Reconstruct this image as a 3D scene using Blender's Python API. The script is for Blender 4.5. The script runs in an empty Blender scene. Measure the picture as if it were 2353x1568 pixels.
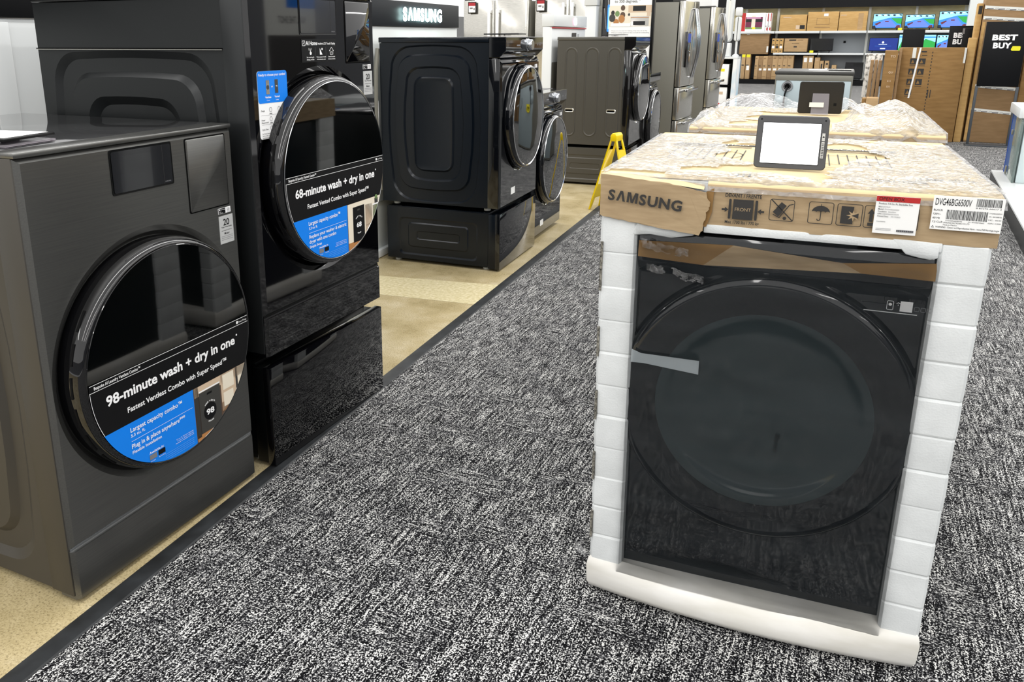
import bpy, bmesh, math, random
from math import sin, cos, pi, sqrt, radians
from mathutils import Matrix, Vector, noise
random.seed(7)
sc = bpy.context.scene
COL = sc.collection
# ------------------------------------------------------------------ camera
cam_d = bpy.data.cameras.new('camera'); cam = bpy.data.objects.new('camera', cam_d); COL.objects.link(cam)
cam_d.sensor_fit = 'HORIZONTAL'; cam_d.sensor_width = 36.0; cam_d.lens = 1874.29 / 2353 * 36
cam_d.shift_x = 149.65 / 2353; cam_d.shift_y = -172.15 / 2353
cam_d.clip_start = 0.02; cam_d.clip_end = 200
_p, _r, _y = radians(15.63), radians(-0.22), radians(-27.03)
_f = Vector((sin(_y) * cos(_p), cos(_y) * cos(_p), -sin(_p))); _rt = Vector((cos(_y), -sin(_y), 0)); _u = _rt.cross(_f)
_r2 = _rt * cos(_r) + _u * sin(_r); _u2 = -_rt * sin(_r) + _u * cos(_r)
cam.matrix_world = Matrix(((_r2.x, _u2.x, -_f.x, 0), (_r2.y, _u2.y, -_f.y, 0), (_r2.z, _u2.z, -_f.z, 1.34), (0, 0, 0, 1)))
sc.camera = cam
# ------------------------------------------------------------------ world, lights, exposure
w = bpy.data.worlds.new('store_ambient'); sc.world = w; w.use_nodes = True
w.node_tree.nodes['Background'].inputs[0].default_value = (1.0, 0.992, 0.98, 1)
w.node_tree.nodes['Background'].inputs[1].default_value = 0.9
for i, lx in enumerate((-7.2, -3.6, 0.0, 3.6, 7.2)):      # continuous runs of ceiling LED strips along the aisles
    ld = bpy.data.lights.new('ceiling_led_run', 'AREA'); ld.shape = 'RECTANGLE'; ld.size = 0.35; ld.size_y = 40
    ld.energy = 380; ld.color = (1.0, 0.985, 0.96)
    lo = bpy.data.objects.new('ceiling_led_run', ld); COL.objects.link(lo); lo.location = (lx - 0.6, 12, 4.4)
vs = sc.view_settings
vs.view_transform = 'Standard'; vs.look = 'None'; vs.gamma = 1; vs.exposure = 0.5; vs.use_curve_mapping = False
# ------------------------------------------------------------------ materials
def lin(h):
    h = h.lstrip('#'); c = [int(h[i:i + 2], 16) / 255 for i in (0, 2, 4)]
    return tuple((v / 12.92 if v <= 0.04045 else ((v + 0.055) / 1.055) ** 2.4) for v in c) + (1,)
MATS = {}
def P(name, hexc, rough=0.5, metal=0.0, spec=0.5, coat=0.0, emit=None, es=1.0, alpha=None, trans=0.0):
    m = bpy.data.materials.new(name); m.use_nodes = True; b = m.node_tree.nodes['Principled BSDF']
    b.inputs['Base Color'].default_value = lin(hexc); b.inputs['Roughness'].default_value = rough
    b.inputs['Metallic'].default_value = metal; b.inputs['Specular IOR Level'].default_value = spec
    if coat: b.inputs['Coat Weight'].default_value = coat; b.inputs['Coat Roughness'].default_value = 0.03
    if emit: b.inputs['Emission Color'].default_value = lin(emit); b.inputs['Emission Strength'].default_value = es
    if trans: b.inputs['Transmission Weight'].default_value = trans
    MATS[name] = m
    return m
def nd(m, t, **kw):
    n = m.node_tree.nodes.new(t)
    for k, v in kw.items():
        if k in ('operation', 'blend_type', 'data_type', 'noise_dimensions', 'feature', 'distance', 'bands_direction', 'wave_type'): setattr(n, k, v)
        else: n.inputs[k].default_value = v
    return n
def lk(m, a, b): m.node_tree.links.new(a, b)
def coords(m, scale=(1, 1, 1), rot=(0, 0, 0), loc=(0, 0, 0)):
    tc = nd(m, 'ShaderNodeTexCoord'); mp = nd(m, 'ShaderNodeMapping')
    mp.inputs['Scale'].default_value = scale; mp.inputs['Rotation'].default_value = rot; mp.inputs['Location'].default_value = loc
    lk(m, tc.outputs['Object'], mp.inputs[0]); return mp.outputs[0]
def ramp(m, fac, stops):
    r = nd(m, 'ShaderNodeValToRGB'); cr = r.color_ramp
    while len(cr.elements) < len(stops): cr.elements.new(0.5)
    for e, (p, c) in zip(cr.elements, stops): e.position = p; e.color = lin(c) if isinstance(c, str) else c
    lk(m, fac, r.inputs[0]); return r.outputs[0]
def bsdf(m): return m.node_tree.nodes['Principled BSDF']
def bump(m, h, strength, dist=0.01):
    b = nd(m, 'ShaderNodeBump', Strength=strength, Distance=dist); lk(m, h, b.inputs['Height']); lk(m, b.outputs[0], bsdf(m).inputs['Normal']); return b
def speck(m, hexa, hexb, scale=40, stretch=(1, 1, 1), detail=4, bstr=0.0, bdist=0.002, lo=0.35, hi=0.65):
    v = coords(m, stretch); n = nd(m, 'ShaderNodeTexNoise', Scale=scale, Detail=detail); lk(m, v, n.inputs['Vector'])
    lk(m, ramp(m, n.outputs[0], [(lo, hexa), (hi, hexb)]), bsdf(m).inputs['Base Color'])
    if bstr: bump(m, n.outputs[0], bstr, bdist)
    return m
# carpet: loop pile with flecks, tufted rows turned in patches
m = P('carpet', '#55555a', 0.95, spec=0.1)
va = coords(m, (1, .72, 1)); na = nd(m, 'ShaderNodeTexNoise', Scale=290, Detail=2.5, Roughness=.6); lk(m, va, na.inputs['Vector'])
vb = coords(m, (.72, 1, 1)); nb = nd(m, 'ShaderNodeTexNoise', Scale=290, Detail=2.5, Roughness=.6); lk(m, vb, nb.inputs['Vector'])
vc = coords(m, (1, .06, 1)); nc = nd(m, 'ShaderNodeTexNoise', Scale=150, Detail=2); lk(m, vc, nc.inputs['Vector'])
ve = coords(m, (.07, 1, 1)); ne = nd(m, 'ShaderNodeTexNoise', Scale=150, Detail=2); lk(m, ve, ne.inputs['Vector'])
vd = coords(m, (1, 1, 1)); npatch = nd(m, 'ShaderNodeTexNoise', Scale=7, Detail=4); lk(m, vd, npatch.inputs['Vector'])
psel = ramp(m, npatch.outputs[0], [(.5, (0, 0, 0, 1)), (.64, (1, 1, 1, 1))])
def mixf(m, f, a, b):
    x = nd(m, 'ShaderNodeMix', data_type='FLOAT'); lk(m, f, x.inputs[0]); lk(m, a, x.inputs[2]); lk(m, b, x.inputs[3]); return x.outputs[0]
fl = mixf(m, psel, na.outputs[0], nb.outputs[0]); ro = mixf(m, psel, nc.outputs[0], ne.outputs[0])
ad = nd(m, 'ShaderNodeMath', operation='MULTIPLY_ADD'); lk(m, ro, ad.inputs[0]); ad.inputs[1].default_value = .36; lk(m, fl, ad.inputs[2])
lk(m, ramp(m, ad.outputs[0], [(.60, '#050507'), (.672, '#242427'), (.728, '#79797b'), (.795, '#e2e1dd')]), bsdf(m).inputs['Base Color'])
bump(m, ad.outputs[0], .8, .006)
# polished concrete
m = P('concrete', '#b9a777', 0.32, spec=.4)
v = coords(m); n1 = nd(m, 'ShaderNodeTexNoise', Scale=3.2, Detail=8, Roughness=.65); lk(m, v, n1.inputs['Vector'])
n2 = nd(m, 'ShaderNodeTexNoise', Scale=170, Detail=4, Roughness=.75); lk(m, v, n2.inputs['Vector'])
vo = nd(m, 'ShaderNodeTexVoronoi', Scale=70); lk(m, v, vo.inputs['Vector'])
c1 = ramp(m, n1.outputs[0], [(.3, '#a3946d'), (.5, '#bbac87'), (.7, '#d1c5a8')])
c2 = ramp(m, n2.outputs[0], [(.33, '#4a4230'), (.46, '#e8e4d8'), (.6, '#ffffff'), (.74, '#ffffff')])
mx = nd(m, 'ShaderNodeMix', data_type='RGBA', blend_type='MULTIPLY'); mx.inputs[0].default_value = .75; lk(m, c1, mx.inputs[6]); lk(m, c2, mx.inputs[7])
lk(m, mx.outputs[2], bsdf(m).inputs['Base Color'])
lk(m, ramp(m, n1.outputs[0], [(.3, (.22,) * 3 + (1,)), (.7, (.42,) * 3 + (1,))]), bsdf(m).inputs['Roughness'])
speck(P('concrete_pale', '#d4c8a2', .3), '#c2b588', '#ddd2b0', 60, detail=6)
speck(P('rubber', '#1b1d1f', 0.55), '#131517', '#2c2f32', 14, detail=6, lo=.3, hi=.75)
# appliance finishes
def brushed(name, ha, hb, rough, stretch, scale=300, metal=.85):
    m = P(name, ha, rough, metal); v = coords(m, stretch); n = nd(m, 'ShaderNodeTexNoise', Scale=scale, Detail=2); lk(m, v, n.inputs['Vector'])
    lk(m, ramp(m, n.outputs[0], [(.3, ha), (.7, hb)]), bsdf(m).inputs['Base Color']); bump(m, n.outputs[0], .03, .0005)
    return m
brushed('dark_steel', '#6b6b69', '#737370', .28, (.02, 1, 1))
brushed('stainless', '#b9b7b0', '#c9c7c0', .17, (.02, 1, 1))
P('dark_steel_side', '#4d4a45', .42, .55); P('dark_steel_side_light', '#6f6b60', .35, .7)
P('steel_glass_top', '#3b3b3c', .08, .2, coat=.6)
P('gunmetal', '#4a4740', .38, .3); P('gunmetal_top', '#57554f', .35, .5)
P('grey_paint', '#7d7b71', .45, .1); P('grey_paint_dark', '#3c3b38', .45, .1)
P('black_gloss', '#050507', .035, spec=.4, coat=.6); P('black_side', '#222425', .36, .3, .4)
P('black_satin', '#060708', .3, spec=.25); P('black_matte', '#070708', .7, spec=.2); P('pure_black', '#030303', .9, spec=.1)
P('navy_body', '#0a1119', .25, .12, .38); P('navy_gloss', '#090b0f', .06, spec=.4, coat=.5)
P('door_glass', '#040505', .03, spec=.5, coat=.6); P('chrome', '#d9dadc', .12, 1.0)
P('screen_off', '#1c1d20', .12, coat=.7); P('satin_knob', '#b9bcc0', .18, .9)
P('white_gloss', '#d6d9d9', .3); P('white_wall', '#d9dddb', .5); P('white_paper', '#f1f1ef', .6); P('off_white', '#dedfd9', .5)
P('ink_black', '#0a0a0b', .55); P('ink_dark', '#2c2a28', .7); P('ink_grey', '#77777a', .6); P('ink_blue', '#0a7ee8', .4, spec=.3); P('sticker_black', '#08080a', .4, spec=.25)
P('ink_red', '#b3201f', .5); P('ink_white', '#f4f4f4', .45); P('ink_cream', '#e6dcc8', .5); P('ink_wood', '#b27a45', .5); P('ink_brown', '#5a4536', .5)
P('ink_green', '#6f8a55', .5); P('ink_tan', '#cdb59a', .5); P('yellow_label', '#e8e01c', .5)
P('sign_panel', '#15191e', .5, spec=.2); P('sign_black', '#08090c', .5, spec=.2)
P('letter_glow', '#ffffff', .4, emit='#d8fffb', es=14.0); P('letter_glow_pink', '#ffffff', .4, emit='#ff2f90', es=1.3); P('logo_glow', '#ffffff', .4, emit='#ffffff', es=7.0)
P('screen_white', '#ffffff', .3, emit='#fdfdff', es=1.25)
for nm, h, s in (('scr_blue', '#2f86e0', 1.1), ('scr_navy', '#0b2f8a', .9), ('scr_cyan', '#8fd4f5', 1.2), ('scr_green', '#27a345', 1.0), ('scr_red', '#6d2a35', .9), ('scr_lilac', '#5f7ee6', 1.1), ('scr_white', '#e8f4ff', 1.1), ('scr_dark', '#1a2440', .7)):
    P(nm, '#050505', .3, emit=h, es=s)
# foam, card, film
m = P('foam', '#e4e7e7', .75, spec=.25)
v = coords(m); vo = nd(m, 'ShaderNodeTexVoronoi', Scale=260); lk(m, v, vo.inputs['Vector']); n = nd(m, 'ShaderNodeTexNoise', Scale=9, Detail=5); lk(m, v, n.inputs['Vector'])
lk(m, ramp(m, n.outputs[0], [(.3, '#cdd0d0'), (.6, '#dcdfdf')]), bsdf(m).inputs['Base Color']); bump(m, vo.outputs[0], .14, .002)
m = P('foam_tray', '#e0ded8', .5, spec=.4); speck(m, '#d6d3ca', '#e6e4df', 10, (.6, .6, 2), 6, .2, .004)
m = P('foam_cut', '#55524a', .9); speck(m, '#2b2a27', '#8f8b80', 160, detail=3)
def card(name, a, b, sc_=14, st=(1, 1, 6)):
    m = P(name, a, .8, spec=.2); speck(m, a, b, sc_, st, 7, .12, .002, .3, .7); return m
card('cardboard', '#9a8466', '#b09a7a'); card('cardboard_lit', '#c4b087', '#d2bf98', 6, (1, 1, 1)); card('cardboard_dark', '#83643c', '#957449', 5)  # lid top is the same card, lightened as if lit from above
card('cardboard_gold', '#b6915a', '#c6a26b', 4); card('cardboard_brown', '#8a6f4f', '#9a7d5b', 5); card('cardboard_pale', '#a98b64', '#b89a73', 5)
def film(name, lo, hi, scale, bstr, bdist, rough=.12, tint='#ffffff', stretch=(1, 1, 1), plo=.35, phi=.7, bscale=None):
    m = bpy.data.materials.new(name); m.use_nodes = True; MATS[name] = m; b = bsdf(m)
    b.inputs['Base Color'].default_value = lin(tint); b.inputs['Roughness'].default_value = rough; b.inputs['Specular IOR Level'].default_value = .8
    v = coords(m, stretch); n = nd(m, 'ShaderNodeTexNoise', Scale=scale, Detail=6, Roughness=.6, Distortion=1.2); lk(m, v, n.inputs['Vector'])
    n2 = nd(m, 'ShaderNodeTexVoronoi', Scale=(bscale or scale * 2.2)); n2.feature = 'SMOOTH_F1'; lk(m, v, n2.inputs['Vector'])
    sm = nd(m, 'ShaderNodeMath', operation='ADD'); lk(m, n.outputs[0], sm.inputs[0]); lk(m, n2.outputs[0], sm.inputs[1])
    bp = bump(m, sm.outputs[0], bstr, bdist)
    fr = nd(m, 'ShaderNodeFresnel', IOR=1.45); lk(m, bp.outputs[0], fr.inputs['Normal'])
    f = ramp(m, n.outputs[0], [(plo, (lo,) * 3 + (1,)), (phi, (hi,) * 3 + (1,))])
    a = nd(m, 'ShaderNodeMath', operation='ADD'); a.use_clamp = True; lk(m, f, a.inputs[0]); lk(m, fr.outputs[0], a.inputs[1])
    tr = nd(m, 'ShaderNodeBsdfTransparent'); mix = nd(m, 'ShaderNodeMixShader'); out = m.node_tree.nodes['Material Output']
    lk(m, a.outputs[0], mix.inputs[0]); lk(m, tr.outputs[0], mix.inputs[1]); lk(m, b.outputs[0], mix.inputs[2]); lk(m, mix.outputs[0], out.inputs[0])
    return m
film('lid_film', .06, .34, 14, 1.0, .008, .07, '#d6d6d6', bscale=85, plo=.3, phi=.72)
film('front_film', .05, .16, 5, .3, .006, .08, '#4c5256', stretch=(.35, 1, 3.0), plo=.4, phi=.75)
film('loose_film', .03, .26, 12, .9, .01, .08, '#d8d8d8')
film('torn_film', .0, .22, 26, 1.0, .02, .06, '#c0c0c0', bscale=50)
film('clear_acrylic', .12, .2, 3, .0, .001, .05, '#f4ecf4')
film('glass_green', .45, .5, 3, .0, .001, .05, '#8fa09b')
P('yellow_plastic', '#f0d000', .35); P('yellow_cable', '#d8c818', .5)
m = P('wall_block', '#d6cda4', .8); speck(m, '#c9bd90', '#ddd4ac', 3, (1, 1, 3), 5)
P('galvanised', '#a3b0b4', .4, .5)
P('room_grey', '#6f7175', .7); P('room_dark', '#3b3d41', .7)
P('silver_sticker', '#c4c5c4', .4, .2)
P('price_red', '#a01c28', .5)
P('scr_blue_print', '#5fa3e8', .5)
P('dark_door_glass', '#2b3739', .09, spec=.5, coat=.3); P('tape', '#c9d2d6', .35)
P('tablet_frame', '#3a3a3b', .45); P('tablet_back', '#0a0806', .4)
P('gunmetal_gloss', '#100f0f', .08, spec=.4, coat=.6); P('bright_handle', '#f2f3f4', .25, .3)
P('pale_teal', '#c9d6d8', .35); P('ink_blue_deep', '#1f49a8', .4)
P('post_grey', '#3d4247', .5); m = P('wrap_white', '#cfcbc2', .6); speck(m, '#6f6a60', '#e6e3dc', 30, (1, 1, .5), 5, lo=.38, hi=.52)
P('shelf_grey', '#4a4b4d', .6); P('shelf_pale', '#8f9498', .6)
P('ink_maroon', '#6c2244', .5); P('ink_pink', '#c58fb0', .5)
m = P('stand_print', '#dfe3e4', .5); speck(m, '#e9eaea', '#9fc3d8', 3, (1, 1, .6), 2, lo=.5, hi=.7)
# ------------------------------------------------------------------ geometry helpers
class MB:
    def __init__(s): s.v = []; s.f = []; s.mi = []
    def add(s, vs, fs, m=0):
        o = len(s.v); s.v += [tuple(p) for p in vs]
        for f in fs: s.f.append([o + i for i in f]); s.mi.append(m)
        return s
    def box(s, x0, x1, y0, y1, z0, z1, m=0):
        return s.add([(x0, y0, z0), (x1, y0, z0), (x1, y1, z0), (x0, y1, z0), (x0, y0, z1), (x1, y0, z1), (x1, y1, z1), (x0, y1, z1)],
                     [(0, 3, 2, 1), (4, 5, 6, 7), (0, 1, 5, 4), (1, 2, 6, 5), (2, 3, 7, 6), (3, 0, 4, 7)], m)
    def rings(s, rs, close=False, cap0=True, cap1=True, m=0):
        n = len(rs[0]); o = len(s.v)
        for r in rs: s.v += [tuple(p) for p in r]
        for k in range(len(rs) - 1):
            for i in range(n):
                j = (i + 1) % n; s.f.append([o + k * n + i, o + k * n + j, o + (k + 1) * n + j, o + (k + 1) * n + i]); s.mi.append(m)
        if cap0: s.f.append([o + i for i in reversed(range(n))]); s.mi.append(m)
        if cap1: s.f.append([o + (len(rs) - 1) * n + i for i in range(n)]); s.mi.append(m)
        return s
    def lathe(s, prof, c, ax='y', n=64, m=0, cap0=False, cap1=False):
        rs = []
        for r, h in prof:
            ring = []
            for i in range(n):
                a = 2 * pi * i / n
                if ax == 'y': ring.append((c[0] + r * cos(a), c[1] + h, c[2] + r * sin(a)))
                elif ax == 'x': ring.append((c[0] + h, c[1] + r * cos(a), c[2] + r * sin(a)))
                else: ring.append((c[0] + r * cos(a), c[1] + r * sin(a), c[2] + h))
            rs.append(ring)
        return s.rings(rs, cap0=cap0, cap1=cap1, m=m)
    def tube(s, path, r, n=8, m=0):
        rs = []; path = [Vector(p) for p in path]
        for i, p in enumerate(path):
            t = (path[min(i + 1, len(path) - 1)] - path[max(i - 1, 0)]).normalized()
            a = t.orthogonal().normalized() if i == 0 else (a - t * a.dot(t)).normalized()
            b = t.cross(a); rs.append([p + (a * cos(2 * pi * k / n) + b * sin(2 * pi * k / n)) * r for k in range(n)])
        return s.rings(rs, m=m)
    def prism_x(s, poly, x0, x1, m=0):           # poly of (y, z)
        return s.rings([[(x0, a, b) for a, b in poly], [(x1, a, b) for a, b in poly]], m=m)
    def prism_y(s, poly, y0, y1, m=0):           # poly of (x, z)
        return s.rings([[(a, y0, b) for a, b in poly], [(a, y1, b) for a, b in poly]], m=m)
    def prism_z(s, poly, z0, z1, m=0):
        return s.rings([[(a, b, z0) for a, b in poly], [(a, b, z1) for a, b in poly]], m=m)
    # flat print on the plane y = const, seen from -y
    def poly(s, pts, y, m=0): return s.add([(a, y, b) for a, b in pts], [tuple(range(len(pts)))], m)
    def rect(s, x0, x1, z0, z1, y, m=0): return s.poly([(x0, z0), (x1, z0), (x1, z1), (x0, z1)], y, m)
    def stroke(s, pts, wd, y, m=0, closed=False):
        q = list(pts) + ([pts[0]] if closed else [])
        for (a, b), (c, d) in zip(q, q[1:]):
            L = sqrt((c - a) ** 2 + (d - b) ** 2) or 1; nx, nz = -(d - b) / L * wd / 2, (c - a) / L * wd / 2; ex, ez = (c - a) / L * wd * .3, (d - b) / L * wd * .3
            s.poly([(a - nx - ex, b - nz - ez), (c - nx + ex, d - nz + ez), (c + nx + ex, d + nz + ez), (a + nx - ex, b + nz - ez)], y, m)
        return s
    def disc(s, cx, cz, r, y, m=0, n=28, rz=None): return s.poly([(cx + r * cos(2 * pi * i / n), cz + (rz or r) * sin(2 * pi * i / n)) for i in range(n)], y, m)
    def text(s, t, x, z, h, y, m=0, width=None, bold=0.0, align='L', rot=0.0, tf=None):
        vs, fs, x0, x1, cap = glyphs(t, bold); k = h / cap; kx = k if width is None else width / max(x1 - x0, 1e-6)
        ox = {'L': 0, 'C': -(x1 - x0) * kx / 2, 'R': -(x1 - x0) * kx}[align]; out = []
        for a, b in vs:
            p, q = (a - x0) * kx + ox, b * k
            if rot: p, q = p * cos(rot) - q * sin(rot), p * sin(rot) + q * cos(rot)
            if tf: p, q = tf(p, q)
            out.append((x + p, y, z + q))
        return s.add(out, fs, m)
    def build(s, name, mats, parent=None, bev=0.0, seg=2, smooth=True, ang=35, kind=None):
        me = bpy.data.meshes.new(name); me.from_pydata(s.v, [], s.f)
        if not isinstance(mats, (list, tuple)): mats = [mats]
        for q in mats: me.materials.append(MATS[q])
        me.polygons.foreach_set('material_index', s.mi); me.update()
        if bev:
            bm = bmesh.new(); bm.from_mesh(me); bmesh.ops.remove_doubles(bm, verts=bm.verts, dist=1e-6)
            es = [e for e in bm.edges if len(e.link_faces) == 2 and e.calc_face_angle(0) > .6]
            bmesh.ops.bevel(bm, geom=es, offset=bev, segments=seg, profile=.5, affect='EDGES', clamp_overlap=True)
            bm.to_mesh(me); bm.free()
        if smooth:
            me.polygons.foreach_set('use_smooth', [True] * len(me.polygons)); me.set_sharp_from_angle(angle=radians(ang))
        o = bpy.data.objects.new(name, me); COL.objects.link(o)
        if parent: o.parent = parent
        if kind: o['kind'] = kind
        return o
GL = {}
def glyphs(t, bold):
    key = (t, bold)
    if key not in GL:
        cu = bpy.data.curves.new('txt', 'FONT'); cu.body = t; cu.size = 1; cu.offset = bold; cu.resolution_u = 3; cu.space_character = 1 + bold * 1.6 if bold > .03 else 1; cu.fill_mode = 'FRONT'
        ob = bpy.data.objects.new('txt', cu); me = bpy.data.meshes.new_from_object(ob)
        vs = [(v.co.x, v.co.y) for v in me.vertices]; fs = [tuple(p.vertices) for p in me.polygons]
        bpy.data.meshes.remove(me); bpy.data.objects.remove(ob); bpy.data.curves.remove(cu)
        GL[key] = (vs, fs, min(v[0] for v in vs), max(v[0] for v in vs), .73)
    return GL[key]
LETTERS = {'\u039b': ([(0, 0), (.17, 0), (.31, .5), (.45, 0), (.62, 0), (.40, .73), (.22, .73)], [tuple(range(7))], 0, .62, .73),
           'M': ([(0, 0), (.15, 0), (.15, .48), (.28, 0), (.44, 0), (.57, .48), (.57, 0), (.72, 0), (.72, .73), (.50, .73), (.36, .24), (.22, .73), (0, .73)], [tuple(range(13))], 0, .72, .73)}
def wordmark(mb, t, x, z, h, y, m, width, bold, rot=0.0, gap=.10):
    gs = [LETTERS.get(c) or glyphs(c, bold) for c in t]; tot = sum(g[3] - g[2] for g in gs) + gap * (len(t) - 1); k = width / tot; kz = h / .73; cx = 0
    for g in gs:
        pts = [((a - g[2]) * k + cx, b * kz) for a, b in g[0]]; cx += (g[3] - g[2] + gap) * k
        mb.add([(x + p * cos(rot) - q * sin(rot), y, z + p * sin(rot) + q * cos(rot)) for p, q in pts], g[1], m)
    return mb
def rrect(x0, x1, z0, z1, r, n=6, bulge=0.0, sides=4):
    pts = []; cs = [((x1 - r, z0 + r), -pi / 2), ((x1 - r, z1 - r), 0), ((x0 + r, z1 - r), pi / 2), ((x0 + r, z0 + r), pi)]
    for k, ((cx, cz), a0) in enumerate(cs):
        for i in range(n + 1):
            a = a0 + pi / 2 * i / n; pts.append((cx + r * cos(a), cz + r * sin(a)))
        p = pts[-1]; c2, a2 = cs[(k + 1) % 4]; q = (c2[0] + r * cos(a2), c2[1] + r * sin(a2))
        for i in range(1, sides):
            t = i / sides; bx, bz = [(1, 0), (0, 1), (-1, 0), (0, -1)][k]; g = bulge * 4 * t * (1 - t) * (1 if k in (0, 2) else .25)
            pts.append((p[0] + (q[0] - p[0]) * t + bx * g, p[1] + (q[1] - p[1]) * t + bz * g))
    return pts
def emboss(mb, specs, xpos, sgn=-1, m=0):        # nested rounded loops on a side wall; spec = (y0, y1, z0, z1, r, bulge, height)
    rs = [[(xpos + sgn * d, a, b) for a, b in rrect(y0, y1, z0, z1, r, 7, bl)] for y0, y1, z0, z1, r, bl, d in specs]
    if sgn > 0: rs = [list(reversed(r)) for r in rs]
    mb.rings([list(reversed(r)) for r in rs], cap0=False, cap1=True, m=m); return mb
def prop(o, label, cat, group=None):
    o['label'] = label; o['category'] = cat
    if group: o['group'] = group
    return o
def thing(name, label, cat, loc=(0, 0, 0), rz=0.0, group=None):
    o = bpy.data.objects.new(name, None); COL.objects.link(o); o.empty_display_size = .1
    o.location = loc; o.rotation_euler = (0, 0, radians(rz)); return prop(o, label, cat, group)
def struct(o): o['kind'] = 'structure'; return o
def hole_plate(mb, x0, x1, z0, z1, cx, cz, R, cham, thick, dish, m=0, n=96):
    ang = sorted(set([2 * pi * i / n for i in range(n)] + [math.atan2(z - cz, x - cx) % (2 * pi) for x in (x0, x1) for z in (z0, z1)]))
    def rect_pt(a, ins):
        dx, dz = cos(a), sin(a); t = min([((x1 if dx > 0 else x0) - cx) / dx if abs(dx) > 1e-9 else 1e9, ((z1 if dz > 0 else z0) - cz) / dz if abs(dz) > 1e-9 else 1e9])
        px, pz = cx + dx * t, cz + dz * t
        return (min(max(px, x0 + ins), x1 - ins), min(max(pz, z0 + ins), z1 - ins))
    rs = []
    for ins, y in ((0, thick), (0, cham), (cham * .8, 0)): rs.append([(p[0], y, p[1]) for p in (rect_pt(a, ins) for a in ang)])
    for r, y in dish: rs.append([(cx + r * cos(a), y, cz + r * sin(a)) for a in ang])
    mb.rings(rs, cap0=False, cap1=True, m=m); return mb
# ------------------------------------------------------------------ floor
mb = MB(); mb.add([(-12, -4, 0), (-1.48, -4, 0), (-1.20, -4, 0), (-3.4, 31, 0), (-12, 31, 0)], [(0, 1, 2, 3, 4)])
struct(mb.build('floor', 'concrete', smooth=False))
def cx_(y): return -1.478 - .0635 * (y - .885)
mb = MB(); mb.add([(cx_(-4), -4, .006), (9, -4, .006), (9, 31, .006), (-9, 31, .006), (-9, 16, .006), (cx_(16), 16, .006)], [(0, 1, 2, 3, 4, 5)])
struct(mb.build('floor_carpet', 'carpet', smooth=False))
mb = MB(); prof = [(-.060, 0), (-.052, .004), (-.02, .009), (0, .0095), (.004, .006), (.004, 0)]
mb.rings([[(cx_(y) + a, y, b) for a, b in prof] for y in (-4, 16)])
struct(mb.build('trim_1', 'rubber'))
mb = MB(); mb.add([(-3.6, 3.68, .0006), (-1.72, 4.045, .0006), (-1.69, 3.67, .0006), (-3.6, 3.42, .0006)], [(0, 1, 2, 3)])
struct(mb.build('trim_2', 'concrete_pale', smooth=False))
# unseen walls right, behind and left, added to dim reflections and shape ambient light
mb = MB(); mb.box(4.6, 4.75, -5.2, 30, 0, 2.0); struct(mb.build('added_wall_right', 'room_grey', smooth=False))
mb = MB(); mb.box(-12, 4.75, -5.35, -5.2, 0, 1.1); struct(mb.build('added_wall_front', 'room_grey', smooth=False))
mb = MB(); mb.box(-12.15, -12, -5.2, 30, 0, 2.0); struct(mb.build('added_wall_left', 'room_grey', smooth=False))
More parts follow.
